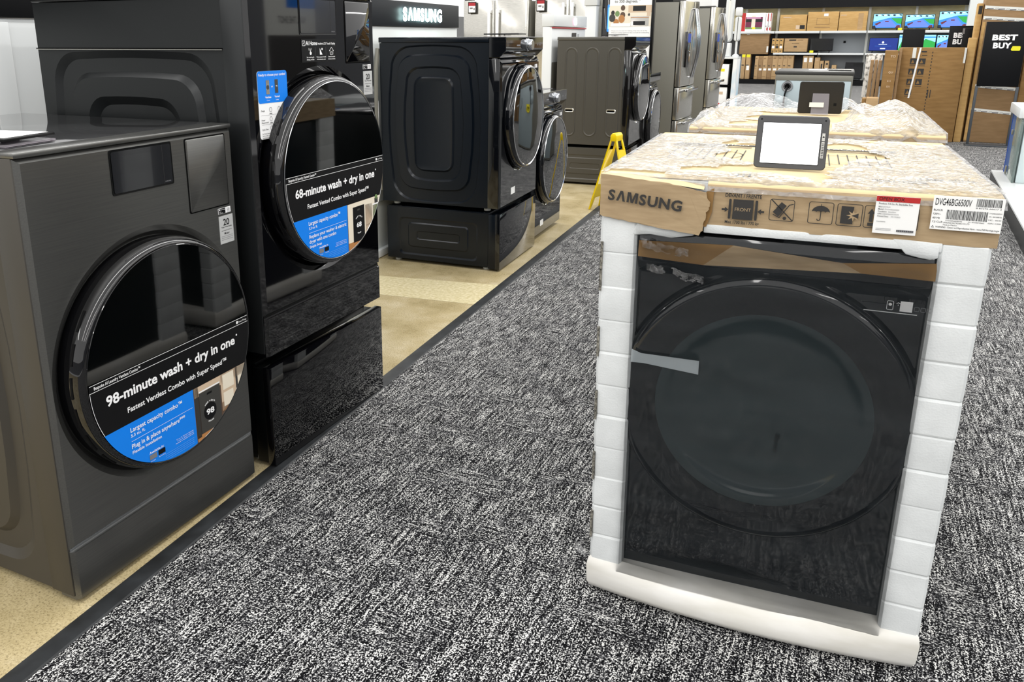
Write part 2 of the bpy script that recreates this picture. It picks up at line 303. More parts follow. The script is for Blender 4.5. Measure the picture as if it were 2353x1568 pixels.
# ------------------------------------------------------------------ combo washer-dryers (left foreground)
WD = .686
def clipdisc(mb, R, u0, u1, v0, v1, cz, y, m, n=120):
    L, Rr = [], []
    for i in range(n + 1):
        v = v0 + (v1 - v0) * i / n
        if abs(v) >= R: continue
        h = sqrt(R * R - v * v); a, b = max(u0, -h), min(u1, h)
        if b > a: L.append((a, cz + v)); Rr.append((b, cz + v))
    return mb.poly(Rr + L[::-1], y, m)
def combo(name, label, loc, rz, mats, minutes, kind2, lines, front_seam=.148):
    fm, sm, sl, tm, rim = mats
    t = thing(name, label, 'washer', loc, rz); h = WD / 2; H = 1.11; cz = .55; R = .284
    # cabinet with embossed left and right walls
    mb = MB(); mb.box(-h + .024, h - .024, .09, .855, .02, H - .03); body = mb.build('cabinet', sm, t)
    for s in (-1, 1):
        mb = MB(); B = (.09, .857, .02, H - .032)
        emboss(mb, [(.09, .857, .02, H - .032, .002, 0, 0), (.132, .798, .062, .928, .103, .02, .0), (.154, .776, .084, .906, .093, .02, -.012), (.19, .735, .125, .865, .09, .018, -.012),
                    (.205, .72, .14, .85, .085, .018, .003), (.272, .658, .197, .793, .078, .012, .003), (.298, .632, .223, .767, .068, .012, -.014)], s * (h - .003), s)
        mb.build('side_panel', sm, t, ang=18)
    for s in (-1, 1): MB().box(s * h - .0035, s * h + .0035, .012, .0885, .022, H - .012).build('front_housing', sm, t, bev=.002)
    for s in (-1, 1):
        MB().box(s * h - .0042, s * h + .0042, .0905, .857, .9375, .9405).build('side_seam', 'pure_black', t); MB().box(s * h - .0045, s * h + .0045, .0905, .857, .9355, .9372).build('seam_highlight', 'stainless', t)  # bright strip below the dark seam painted in as its highlight
    mb = MB(); mb.box(-h - .002, h + .002, .075, .86, H - .03, H); mb.build('top_panel', tm, t, bev=.004)
    mb = MB(); mb.box(-h - .002, h + .002, .002, .0745, H - .012, H + .0005); mb.build('top_trim', fm, t, bev=.003)
    # front panel with a dished door opening
    mb = MB(); hole_plate(mb, -h, h, front_seam + .004, H - .013, 0, cz, .33, .012, .06, [(.333, 0), (.318, .008), (.305, .022), (.27, .03)]); mb.build('front_panel', fm, t, ang=12)
    mb = MB(); mb.rings([[(x, yy, z) for x, z in ((-h + i, .012 + j), (h - i, .012 + j), (h - i, front_seam - .002 - j), (-h + i, front_seam - .002 - j))] for i, j, yy in ((0, 0, .06), (0, 0, .010), (.009, .002, 0))], cap0=True)
    mb.build('base_panel', fm, t, ang=20)
    mb = MB(); mb.box(-h + .002, h - .002, .010, .05, front_seam - .003, front_seam + .005); mb.build('seam_strip', 'satin_knob' if rim == 'steel' else 'black_satin', t)
    for a in (-1, 1):
        for b in (.1, .8): MB().lathe([(.022, 0), (.022, .012), (.012, .014), (.012, .03)], (a * (h - .07), b, 0), 'z', 14, cap0=True).build('foot', 'off_white', t)
    # display
    mb = MB(); mb.rings([[(x, yy, z) for x, z in rrect(-.096 - e, .101 + e, .980 - e, 1.084 + e, .006)] for e, yy in ((.003, .001), (.003, -.0015), (.0, -.001))], cap0=False); dsp = mb.build('display_frame', 'black_satin', t)
    mb = MB(); mb.poly(rrect(-.094, .099, .982, 1.082, .005), -.0022); scr = mb.build('display_screen', 'screen_off', dsp)
    mb = MB(); mb.text('SAMSUNG', .092, .986, .0032, -.0026, 0, align='R', bold=.01); mb.stroke([(.07, .982), (.07, 1.082)], .0008, -.0025, 1)
    mb.build('display_print', ['ink_grey', 'ink_dark'], dsp, smooth=False)
    # detergent drawer: dark gap, then proud face
    mb = MB(); mb.rings([[(x, yy, z) for x, z in rrect(.152, .311, .885, 1.087, .006)] for yy in (.002, -.0006)]); g = mb.build('drawer_gap', 'pure_black', t)
    mb = MB(); mb.rings([[(x, yy, z) for x, z in rrect(.1555 + e, .3075 - e, .8885 + e, 1.0835 - e, .005)] for e, yy in ((0, 0), (0, -.002), (.002, -.003))]); mb.build('detergent_drawer', fm, t, ang=30)
    # small stickers
    mb = MB(); mb.box(.262, .313, -.0012, 0, .863, .879); s1 = mb.build('feature_sticker', 'ink_white', t)
    mb = MB(); mb.rect(.2625, .291, .8635, .8785, -.0015, 0); mb.disc(.267, .875, .002, -.0018, 1)
    mb.text('SmartThings', .270, .8735, .003, -.0018, 1, width=.019); mb.text('Scan', .266, .868, .0028, -.0018, 1); mb.text('for more', .266, .8645, .0028, -.0018, 1)
    for k in range(4): mb.rect(.2965, .309, .8655 + k * .003, .8668 + k * .003, -.0015, 2)
    mb.build('sticker_print', ['sticker_black', 'ink_white', 'ink_grey'], s1, smooth=False)
    mb = MB(); mb.box(.262, .320, -.0012, 0, .776, .856); s2 = mb.build('warranty_sticker', 'silver_sticker', t)
    mb = MB(); mb.text('20', .291, .8285, .019, -.0016, 0, align='C', bold=.02); mb.text('Year Warranty', .291, .8215, .0042, -.0016, 0, align='C', width=.044, bold=.01)
    mb.text('on Digital Inverter', .291, .8125, .003, -.0016, 0, align='C', width=.044); mb.text('Motor', .291, .802, .0062, -.0016, 0, align='C', bold=.015)
    for k in range(3): mb.rect(.267, .315, .7965 - k * .005, .7975 - k * .005, -.0016, 1)
    mb.build('sticker_print', ['ink_black', 'ink_grey'], s2, smooth=False)
    # door
    mb = MB(); mb.lathe([(.27, .03), (.303, .024), (.307, .004), (.306, -.022), (.302, -.042), (.296, -.052), (.2885, -.056), (.2865, -.0555)], (0, 0, cz), 'y', 96); mb.build('door_rim', 'black_gloss', t, ang=60)
    mb = MB(); mb.lathe([(.2875, -.0560), (.2862, -.0572), (.2848, -.0560)], (0, 0, cz), 'y', 96); mb.build('door_bead', 'chrome' if rim != 'steel' else 'black_gloss', t)
    mb = MB(); mb.lathe([(.2862, -.0550), (.20, -.0562), (.1, -.0566), (.001, -.0567)], (0, 0, cz), 'y', 96, cap1=True); mb.build('door_glass', 'door_glass', t, ang=60)
    for a in range(6):                                        # grip slots on the hinge-less side of the rim
        an = pi + (a - 2.2) * .26; mb = MB()
        mb.rings([[(r * cos(an + d), y, cz + r * sin(an + d)) for d, y in ((-.085, -.030), (.085, -.030), (.085, -.024), (-.085, -.024))] for r in (.300, .3075)]); mb.build('grip_slot', 'black_matte', t)
    # door sticker (lower half of the glass)
    y0 = -.0575
    mb = MB(); clipdisc(mb, R, -1, 1, -.121, .018, cz, y0, 0); clipdisc(mb, R, -1, .042, -.2838, -.121, cz, y0, 1); clipdisc(mb, R, .042, 1, -.2838, -.121, cz, y0, 2)
    st = mb.build('door_sticker', ['sticker_black', 'ink_blue', 'ink_brown'], t, smooth=False)
    y1 = y0 - .0006; mb = MB()
    def T(s, u, v, hh, wd=None, bold=.012, al='L', m=0): mb.text(s, u, cz + v, hh, y1, m, width=wd, bold=bold, align=al)
    for v in (.0165, -.001): hw = sqrt(R * R - v * v) - .001; mb.rect(-hw, hw, cz + v - .0006, cz + v + .0006, y1, 0)
    arc = [(R * cos(a) * .997, cz + R * sin(a) * .997) for a in [pi + .44 * i / 12 for i in range(13)]]; mb.stroke(arc, .0012, y1, 0)
    T('Bespoke AI Laundry %s Combo\u2122' % kind2, -.27, .004, .0082, .142); mb.disc(.238, cz + .0075, .0045, y1, 0); T('SmartThings', .2445, .0048, .005, .034, 0)
    T(minutes + '-minute wash + dry in one', -.24, -.051, .0265, .462, .028); mb.disc(.231, cz - .0275, .0028, y1, 0)
    T('Fastest %s Combo with Super Speed\u2122' % kind2, -.181, -.092, .0145, .362, .016)
    T('Largest capacity combo\u2122', -.18, -.146, .0125, .178); T('5.3 cu. ft.', -.18, -.1595, .0085, .046); mb.rect(-.18, .034, cz - .1708, cz - .1700, y1, 0)
    for s_, u, v, hh, wd in lines: T(s_, u, v, hh, wd)
    T('Available in:', -.129, -.2315, .0068, .05); mb.rect(-.129, -.105, cz - .248, cz - .2345, y1, 1); mb.rect(-.0995, -.0755, cz - .2475, cz - .234, y1, 2)
    T('Dark Steel', -.127, -.254, .003, .016, 0); T('Brushed Black', -.098, -.2535, .003, .022, 0)
    for k, (s_, a) in enumerate((('5.3 cu. ft. Washer Capacity', -.034), ('5.3 cu. ft. Dryer Capacity', -.031), ('Available in Ventless & Vented', -.038))): T(s_, a, -.236 - k * .0052, .003, .03 - a, 0)
    for k in range(4):
        v = -.2575 - k * .0055; hw = sqrt(max(R * R - v * v, 0)); mb.rect(max(-.077, -hw + .012), min(.03, hw - .004), cz + v, cz + v + .001, y1, 9)
    # picture at lower right: laundry room with the appliance
    M = {'dark': 3, 'wall': 4, 'wood': 5, 'cream': 6, 'white': 0, 'mid': 7, 'green': 8}
    if minutes == '98':
        clipdisc(mb, R, .044, .284, -.150, -.1215, cz, y1, M['wall']); clipdisc(mb, R, .044, .06, -.27, -.122, cz, y1, M['dark']); clipdisc(mb, R, .15, .213, -.232, -.1215, cz, y1, M['wall'])
        clipdisc(mb, R, .213, .222, -.232, -.1215, cz, y1, M['dark']); clipdisc(mb, R, .222, .29, -.19, -.1215, cz, y1, M['cream']); clipdisc(mb, R, .044, .222, -.2838, -.263, cz, y1, M['wood']); clipdisc(mb, R, .15, .29, -.232, -.205, cz, y1, M['wood'])
        y2 = y1 - .0004; clipdisc(mb, R, .158, .205, -.17, -.125, cz, y2, M['cream']); clipdisc(mb, R, .158, .200, -.22, -.178, cz, y2, M['cream'])
        clipdisc(mb, R, .061, .145, -.262, -.142, cz, y2, M['mid']); mb.rect(.092, .112, cz - .157, cz - .151, y2 - .0003, 2); mb.rect(.062, .145, cz - .141, cz - .137, y2, 0); bc = (.1, -.207)
    else:
        clipdisc(mb, R, .044, .284, -.255, -.1215, cz, y1, M['cream']); clipdisc(mb, R, .155, .20, -.25, -.140, cz, y1, M['wall']); clipdisc(mb, R, .205, .29, -.235, -.15, cz, y1, M['green']); clipdisc(mb, R, .044, .29, -.2838, -.255, cz, y1, M['wood'])
        clipdisc(mb, R, .205, .29, -.150, -.1455, cz, y1 - .0002, 0); y2 = y1 - .0004; mb.rect(.218, .24, cz - .145, cz - .127, y2, M['dark']); mb.disc(.229, cz - .124, .009, y2, M['green']); clipdisc(mb, R, .075, .148, -.258, -.136, cz, y2, 2); mb.rect(.102, .118, cz - .151, cz - .145, y2 - .0003, M['mid']); bc = (.111, -.2)
    y3 = y2 - .0004; mb.disc(bc[0], cz + bc[1], .025, y3, 2); mb.text(minutes, bc[0], cz + bc[1] - .008, .0165, y3 - .0003, 0, align='C', width=.031, bold=.03)
    for s_, base, sgn in (('wash + dry in', pi / 2, -1), ('minutes', -pi / 2, 1)):
        rr = .0275 if sgn < 0 else .0315
        mb.text(s_, bc[0], cz + bc[1], .0055, y3 - .0003, 0, align='C', bold=.02, tf=lambda p, q, base=base, sgn=sgn, rr=rr: ((rr + (q if sgn < 0 else -q)) * cos(base + sgn * p / rr), (rr + (q if sgn < 0 else -q)) * sin(base + sgn * p / rr)))
    mb.build('sticker_print', ['ink_white', 'ink_grey', 'sticker_black', 'ink_dark', 'ink_tan', 'ink_wood', 'ink_cream', 'grey_paint_dark', 'ink_green', 'scr_blue_print'], st, smooth=False)
    return t
A = combo('combo_washer', 'dark stainless combo washer dryer with 98-minute door sticker, nearest on left', (-1.590, 1.452, 0), 91.45,
          ('dark_steel', 'dark_steel_side', 'dark_steel_side_light', 'steel_glass_top', 'steel'), '98', 'Ventless',
          [('Plug in & place anywhere***', -.181, -.190, .0125, .185), ('Flexible Installation', -.181, -.2045, .0085, .098)])
B = combo('combo_washer', 'glossy black combo washer dryer with 68-minute door sticker, raised on black pedestal', (-1.571, 2.193, .374), 91.07,
          ('black_gloss', 'black_side', 'black_side', 'black_satin', 'black'), '68', 'Vented',
          [('Replace your washer & electric', -.18, -.188, .0118, .212), ('dryer with one combo', -.18, -.2045, .0118, .150), ('Simple Swap', -.18, -.219, .0085, .066)], .14)
# extra stickers on the black combo
mb = MB(); mb.rings([[(x, yy, z) for x, z in rrect(-.315, -.176, .682, .876, .009)] for yy in (-.0006, -.0012)], cap0=False)
ps = mb.build('comparison_sticker', 'ink_white', B); y = -.0018
mb = MB(); mb.poly(rrect(-.315, -.176, .785, .876, .009), y, 0); y -= .0005
mb.text('Ready to choose your combo?', -.2455, .862, .0075, y, 1, width=.126, align='C', bold=.012)
mb.rect(-.277, -.262, .810, .850, y, 2); mb.disc(-.2695, .83, .006, y - .0004, 4); mb.rect(-.236, -.221, .812, .851, y, 4); mb.text('98', -.2285, .83, .005, y - .0004, 1, align='C')
mb.text('or', -.249, .829, .006, y, 1, align='C', bold=.01); mb.text('Ventless', -.27, .799, .006, y, 1, align='C', bold=.02); mb.text('Vented', -.228, .799, .006, y, 1, align='C', bold=.02)
mb.text('Combo', -.27, .791, .0035, y, 1, align='C'); mb.text('Combo', -.228, .791, .0035, y, 1, align='C')
for k, s_ in enumerate(('Design', 'Power', 'Cycle Time')):
    z = .762 - k * .027; mb.text(s_, -.306, z, .0045, y, 3, bold=.01)
    if k == 1: mb.text('Requirement', -.306, z - .007, .0045, y, 3, bold=.01)
    for a in (-.262, -.222): mb.stroke([(a + .006 * cos(q * pi / 3), z + .004 + .007 * sin(q * pi / 3)) for q in range(6)], .0009, y, 3, True); mb.rect(a - .006, a + .006, z - .0085, z - .0065, y, 3)
    if k: mb.rect(-.306, -.186, z + .0155, z + .016, y, 4)
mb.text('See Retail Associate for all finishes', -.306, .696, .0042, y, 3, width=.075); mb.text('and combo purchase', -.306, .690, .0042, y, 3, width=.05)
for k in range(4): mb.rect(-.306, -.24, .6865 - k * .0014, .687 - k * .0014, y, 4)
mb.build('sticker_print', ['ink_blue', 'ink_white', 'stainless', 'ink_dark', 'grey_paint_dark'], ps, smooth=False)
mb = MB(); mb.box(-.093, .098, -.0012, -.0002, .895, .965); ps = mb.build('feature_film', 'black_satin', B); y = -.0016
mb = MB(); mb.stroke([(-.088, .945), (-.074, .945), (-.074, .959), (-.088, .959)], .0014, y, 0, True); mb.stroke([(-.085, .949), (-.078, .956)], .0014, y, 0)
mb.text('AI Home', -.070, .9465, .0125, y, 0, width=.060, bold=.02); mb.text('Intuitive LCD Touch Display', -.006, .9475, .0072, y, 0, width=.098, bold=.01)
for k, (a, s1_, s2_) in enumerate(((-.048, 'Set washing &', 'drying modes'), (.011, 'Check progress & result', 'of the laundry cycle'), (.07, 'Control & monitor', 'devices at home'))):
    mb.text(s1_, a, .908, .0042, y, 0, align='C', width=.04 + .012 * (k == 1), bold=.01); mb.text(s2_, a, .901, .0042, y, 0, align='C', width=.04 + .008 * (k == 1), bold=.01)
    if k: mb.rect(a - .032, a - .0315, .905, .94, y, 1)
mb.disc(-.046, .922, .005, y, 0); mb.stroke([(-.046, .922), (-.049, .935)], .003, y, 0)
for sg in (-1, 1): mb.stroke([(-.049 + sg * .007 * cos(q), .934 + .006 * sin(q)) for q in (-.6, -.2, .2, .6)], .001, y, 0)
mb.poly([(.004, .917), (.018, .917), (.004, .937)], y, 0); mb.disc(.017, .934, .0035, y, 0)
mb.stroke([(.062, .917), (.078, .917), (.078, .928), (.082, .928), (.07, .939), (.058, .928), (.062, .928)], .0014, y, 0, True); mb.stroke([(.067, .922), (.07, .926), (.073, .922)], .0012, y, 0)
mb.build('sticker_print', ['ink_white', 'ink_grey'], ps, smooth=False)
def pedestal(name, label, loc, rz, bodymat, frontmat, Hp=.35, feet=True, fy=0.0, dep=.74):
    t = thing(name, label, 'pedestal', loc, rz); h = WD / 2 - .003
    mb = MB(); mb.box(-h + .018, h - .018, .075, dep, .022, Hp - .004); mb.build('base_cabinet', bodymat, t, bev=.003)
    for s in (-1, 1):
        mb = MB(); emboss(mb, [(.075, dep, .022, Hp - .006, .002, 0, 0), (.14, .66, .05, .285, .03, 0, .001), (.15, .65, .06, .275, .03, 0, -.004), (.20, .60, .10, .255, .022, 0, -.004), (.207, .593, .107, .248, .02, 0, .001), (.255, .54, .15, .205, .015, 0, .001), (.26, .535, .155, .20, .013, 0, -.003)], s * (h - .002), s)
        mb.build('side_panel', bodymat, t, ang=18)
    mb = MB(); mb.box(-h + .001, h - .001, .03, .0735, .014, Hp - .012); mb.build('drawer_body', bodymat, t, bev=.002)
    mb = MB(); mb.box(-h - .003, h + .003, fy, .0285, .012, Hp - .004); mb.build('drawer_front', frontmat, t, bev=.002)
    if feet:
        for a in (-1, 1):
            for b in (.1, dep - .05): MB().lathe([(.02, 0), (.02, .010), (.011, .012), (.011, .024)], (a * (h - .05), b, 0), 'z', 14, cap0=True).build('foot', 'off_white', t)
    return t
pedestal('laundry_pedestal', 'glossy black drawer pedestal under the 68-minute black combo washer', (-1.571, 2.193, 0), 91.07, 'black_satin', 'black_gloss', .352)
# ------------------------------------------------------------------ boxed dryers in the aisle
def fbm(x, y, z=0.0, o=4): return noise.fractal(Vector((x, y, z)), 1.0, 2.0, o)
def grid_sheet(mb, x0, x1, y0, y1, nx, ny, zf, keep=None, m=0):
    idx = {}; o = len(mb.v)
    for j in range(ny + 1):
        for i in range(nx + 1):
            x = x0 + (x1 - x0) * i / nx; y = y0 + (y1 - y0) * j / ny; mb.v.append(zf(x, y))
    for j in range(ny):
        for i in range(nx):
            if keep and not keep(x0 + (x1 - x0) * (i + .5) / nx, y0 + (y1 - y0) * (j + .5) / ny): continue
            a = o + j * (nx + 1) + i; mb.f.append([a, a + 1, a + nx + 2, a + nx + 1]); mb.mi.append(m)
    return mb
def foam_post(t, x0, x1, x0b, x1b, y0, y1, z0, z1, seed):
    """slatted foam corner post, tapering from (x0b,x1b) at the floor to (x0,x1) at the top"""
    rnd = random.Random(seed); mb = MB(); n = 11; rs = []; dz = (z1 - z0) / n
    for k in range(n):
        a = z0 + dz * k; d = .0012 if k % 2 else 0; d += rnd.uniform(-.0005, .0005); g = .0045; q1 = rnd.choice((.25, .6, 1)); 
        for z, e in ((a + .0008, d + .0022 * q1), (a + g, d), (a + dz * .5, d - .0012), (a + dz - g, d), (a + dz - .0008, d + .0018)):
            q = (z - z0) / (z1 - z0); xa, xb = x0b + (x0 - x0b) * q, x1b + (x1 - x1b) * q; r = .006
            ya, yb = y0 + e, y1
            if x0 < 0: xa += e * .35
            else: xb -= e * .35
            rs.append([(xa + r, ya, z), (xb - r, ya, z), (xb, ya + r, z), (xb, yb - r, z), (xb - r, yb, z), (xa + r, yb, z), (xa, yb - r, z), (xa, ya + r, z)])
    mb.rings(rs); return mb.build('foam_post', 'foam', t, ang=12)
def hash_line(pts, amp, seed, n=14):
    rnd = random.Random(seed); out = []
    for (a, b), (c, d) in zip(pts, pts[1:]):
        for i in range(n): q = i / n; out.append((a + (c - a) * q + rnd.uniform(-amp, amp), b + (d - b) * q + rnd.uniform(-amp, amp)))
    return out + [pts[-1]]
def boxed_dryer(label, loc, rz, front=True, seed=1):
    t = thing('boxed_dryer', label, 'dryer', loc, rz); DEP = .86; ZT = 1.056; ZB = .960
    # appliance inside the wrap
    mb = MB(); mb.box(-.283, .283, .045, .80, .085, .90); mb.box(-.34, .34, .12, .78, .03, .95); mb.build('cabinet', 'navy_body', t, bev=.006)
    if front:
        mb = MB(); hole_plate(mb, -.284, .284, .088, .842, -.004, .555, .314, .006, .02, [(.312, .0), (.306, .007), (.30, .012)], n=96)
        o = mb.build('front_panel', 'navy_gloss', t, ang=30); o.location = (0, .032, 0)
        mb = MB(); mb.prism_x([(.030, .846), (.010, .868), (.006, .905), (.012, .935), (.05, .94), (.05, .846)], -.284, .284); mb.build('control_panel', 'navy_gloss', t, bev=.002)
        mb = MB(); mb.rings([[(a, .0285, b) for a, b in ((-.283, .914), (-.14, .905), (-.088, .922), (.283, .924))], [(a, .002, b) for a, b in ((-.283, .878), (-.15, .872), (.10, .878), (.283, .886))]], cap0=True, cap1=True)
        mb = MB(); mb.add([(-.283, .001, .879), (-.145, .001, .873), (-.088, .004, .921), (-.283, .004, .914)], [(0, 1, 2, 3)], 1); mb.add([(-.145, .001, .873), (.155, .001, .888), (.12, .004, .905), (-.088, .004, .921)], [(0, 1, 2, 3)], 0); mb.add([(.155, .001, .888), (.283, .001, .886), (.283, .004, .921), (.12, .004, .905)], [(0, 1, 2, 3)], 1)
        mb.build('console_reflection', ['cardboard', 'cardboard_dark'], t, smooth=False)  # tan reflection on the console, built as card-coloured sheets with a lighter middle
        C0 = (-.004, .032, .555)
        mb = MB(); mb.lathe([(.302, .01), (.308, -.004), (.304, -.020), (.298, -.026), (.285, -.0278), (.222, -.0278)], C0, 'y', 96); mb.build('door_rim', 'navy_gloss', t, ang=50)
        mb = MB(); mb.lathe([(.224, -.0275), (.2, -.0262), (.196, -.0235), (.15, -.0225), (.001, -.0215)], C0, 'y', 80, cap1=True); mb.build('door_glass', 'dark_door_glass', t, ang=60)
        mb = MB(); y = .0028
        mb.stroke(rrect(.208, .219, .820, .838, .002, 2, 0, 1), .0009, y, 0, True); mb.disc(.2135, .831, .003, y, 0); mb.stroke([(.2245, .834), (.2275, .836), (.2305, .834)], .001, y, 0); mb.disc(.2275, .831, .001, y, 0)
        for k in range(3): mb.stroke(rrect(.256 + k * .011, .264 + k * .011, .822, .830, .001, 2, 0, 1), .0008, y, 1, True)
        mb.rect(.168, .262, .8136, .8150, y, 0); mb.rect(.231, .2525, .8185, .8395, y, 0)
        mb.build('panel_symbols', ['ink_white', 'ink_grey'], t, smooth=False)
        mb = MB(); y = .0055
        for k in range(3): mb.stroke([(.036 + k * .0006, .468 + k * .011), (.032, .474 + k * .011), (.04, .474 + k * .011)], .0014, y, 0, True)
        mb.stroke(rrect(.034, .042, .500, .509, .001, 2, 0, 1), .0012, y, 0, True); mb.stroke([(.034, .5), (.042, .509)], .001, y, 0); mb.stroke([(.034, .509), (.042, .5)], .001, y, 0)
        mb.build('door_symbols', 'ink_black', t, smooth=False)
        mb = MB(); mb.add([(-.2835, -.004, .664), (-.262, -.005, .657), (-.136, -.0055, .658), (-.1355, -.0055, .626), (-.255, -.005, .634), (-.284, -.004, .632)], [(0, 1, 2, 3, 4, 5)]); mb.build('tape_strip', 'tape', t, smooth=False)
    # foam
    foam_post(t, -.368, -.288, -.355, -.278, -.001, .15, .088, .962, seed); foam_post(t, .281, .366, .281, .360, -.001, .15, .088, .962, seed + 1)
    foam_post(t, -.368, -.288, -.355, -.278, .70, .85, .088, .962, seed + 2); foam_post(t, .281, .366, .281, .360, .70, .85, .088, .962, seed + 3)
    if front:
        MB().box(-.15, .285, -.002, .04, .944, .962).build('foam_cap', 'foam', t, bev=.002)
        for k in range(5):                                   # dark machine-cut slots at the outer edge of the near post
            z = .875 - k * .158; mb = MB(); xo = -.3655 + .011 * (1 - z); mb.box(xo - .0006, xo + .0045, -.0055, .004, z - .083, z + .0 - (.012 if k else -.03)); mb.build('foam_slot', 'foam_cut', t)
        mb = MB(); mb.prism_y([(.281, .962), (.20, .964), (.226, .935), (.25, .93), (.268, .928), (.281, .932)], -.003, .05); mb.build('foam_wedge', 'foam', t, bev=.003)
        mb = MB(); mb.prism_y([(-.288, .955), (-.30, .925), (-.26, .930), (-.215, .926), (-.17, .935), (-.15, .962), (-.30, .965)], -.002, .05); mb.build('foam_wedge', 'foam', t, bev=.003)
    # base tray, bulging under stretch wrap
    mb = MB(); rs = []
    for z, ins, bl in ((.012, .020, .020), (.02, .006, .030), (.035, .0, .032), (.07, -.002, .022), (.090, .002, .008), (.097, .012, .004)):
        ring = []
        for i in range(25): q = i / 24; x = -.360 + ins + (.722 - 2 * ins) * q; ring.append((x, ins - bl * 4 * q * (1 - q) - .004, z + (.012 * (2 * q - 1) ** 2 if z > .06 else 0)))
        for i in range(7): q = i / 6; ring.append((.362 - ins + .0 * q, ins + .01 + (.84 - 2 * ins) * q, z))
        for i in range(7): q = i / 6; ring.append((-.360 + ins, .85 - ins - (.84 - 2 * ins) * q, z))
        rs.append(ring)
    mb.rings(rs); mb.build('foam_tray', 'foam_tray', t, ang=60)
    for a in (-.3, .3):
        for b in (.08, .78): MB().box(a - .04, a + .04, b - .04, b + .04, .006, .016).build('tray_foot', 'foam_tray', t)
    # carton lid
    mb = MB(); th_ = .005; w_ = .3725; r = .022
    prof = [(.0, ZB), (.0, ZT - r), (.003, ZT - r * .45), (r * .5, ZT - .0035), (r * 1.6, ZT)]
    xs = [-w_ + 2 * w_ * i / 40 for i in range(41)]
    def dent(x, k): return .0025 * fbm(x * 6 + seed, k * .7, 3.1) + (.004 * fbm(x * 22, seed) if k == 0 else 0)
    rows = []
    for k, (yy, zz) in enumerate(prof): rows.append([(x, yy + dent(x, k) * (1 if k < 3 else .3), zz + (dent(x, k + 5) * .8 if k == 0 else 0)) for x in xs])
    def keepcol(i): return True
    o = len(mb.v)
    for r_ in rows: mb.v += r_
    n = len(xs)
    for k in range(len(rows) - 1):
        for i in range(n - 1):
            if front and xs[i] < -.165 and k < 3: continue
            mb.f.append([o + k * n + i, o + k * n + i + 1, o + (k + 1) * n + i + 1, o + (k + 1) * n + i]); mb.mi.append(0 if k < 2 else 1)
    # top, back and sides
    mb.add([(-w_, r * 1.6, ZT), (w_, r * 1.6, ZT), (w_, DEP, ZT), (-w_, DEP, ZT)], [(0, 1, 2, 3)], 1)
    for s in (-1, 1): mb.add([(s * w_, 0.002, ZB), (s * w_, DEP, ZB), (s * w_, DEP, ZT), (s * w_, r * 1.6, ZT), (s * w_, .004, ZT - r * .6)], [(0, 1, 2, 3, 4)], 0)
    mb.add([(-w_, DEP, ZB), (w_, DEP, ZB), (w_, DEP, ZT), (-w_, DEP, ZT)], [(0, 1, 2, 3)], 0)
    mb.box(-w_ + .003, w_ - .003, .008, DEP - .004, ZB + .004, ZT - .006, 2)
    lid = mb.build('carton_lid', ['cardboard', 'cardboard_lit', 'foam'], t, ang=50)
    if front:
        # torn, drooping left flap
        top = hash_line([(-.149, 1.030), (-.228, 1.045), (-.371, 1.056)], .0008, 3, 8); left = [(-.3705, 1.04), (-.3695, .967)]
        bot = hash_line([(-.3695, .965), (-.30, .955), (-.158, .939)], .0010, 4, 10); rgt = hash_line([(-.158, .940), (-.151, .953), (-.147, .985), (-.1395, 1.005), (-.149, 1.028)], .0018, 5, 6)
        pl = top + left + bot[1:] + rgt[1:-1]
        mb = MB(); mb.rings([[(a, -.0075 - .004 * max(0, (a + .33)) / .18 + .0015 * fbm(a * 12, b * 20), b) for a, b in pl], [(a, -.0035 - .004 * max(0, (a + .33)) / .18 + .0015 * fbm(a * 12, b * 20), b) for a, b in pl]])
        fl = mb.build('torn_flap', 'cardboard', t, smooth=False)
        mb = MB(); mb.add([(-.3725, -.005, 1.055), (-.25, -.006, 1.046), (-.155, -.008, 1.036), (-.155, .03, 1.0555), (-.25, .03, 1.056), (-.3725, .03, 1.056)], [(0, 1, 4, 5), (1, 2, 3, 4)]); mb.build('flap_crease', 'cardboard_lit', t)
        mb = MB(); mb.add([(-.145, -.004, .958), (-.165, -.0035, .955), (-.163, -.0035, 1.00), (-.152, -.003, 1.03), (-.135, -.004, 1.04), (-.136, -.004, .99)], [(0, 1, 2, 3, 4, 5)]); mb.build('tear_liner', 'cardboard_dark', t, smooth=False)
        mb = MB(); ang = -.098
        wordmark(mb, 'S\u039bMSUNG', -.352, 1.0035, .0225, -.0155, 0, .156, .036, ang); mb.build('flap_print', 'ink_dark', fl, smooth=False)
        mb = MB(); y = -.0062
        mb.text('DEVANT / FRENTE', -.077, 1.0245, .008, y, 0, width=.070, bold=.03, align='C'); mb.rect(-.0955, -.0565, .979, 1.0205, y, 0); mb.text('FRONT', -.076, .9965, .0072, y - .0005, 1, width=.031, align='C')
        for a in (-.1015, -.0505): mb.poly(rrect(a - .0025, a + .0025, .979, 1.0205, .002, 3, 0, 1), y, 0)
        for s_, a in ((1, -.104), (-1, -.048)): mb.poly([(a, .998), (a - s_ * .007, 1.0035), (a - s_ * .007, 1.000), (a - s_ * .013, 1.000), (a - s_ * .013, .996), (a - s_ * .007, .996), (a - s_ * .007, .9925)][::s_], y, 0)
        mb.text('Max 1700 lbs / 770 kg', -.076, .9695, .0066, y, 0, width=.066, bold=.02, align='C')
        for a, b in ((-.025, .020), (.047, .091), (.098, .142), (.146, .190), (.194, .238)): mb.stroke(rrect(a, b, .983, 1.026, .004, 4, 0, 1), .0013, y, 0, True)
        mb.poly([(-.013, 1.009), (-.004, 1.021), (.006, 1.014), (-.003, 1.002)], y, 0); mb.poly([(-.019, 1.000), (-.012, 1.009), (-.0005, 1.001), (-.008, .991)], y, 0)
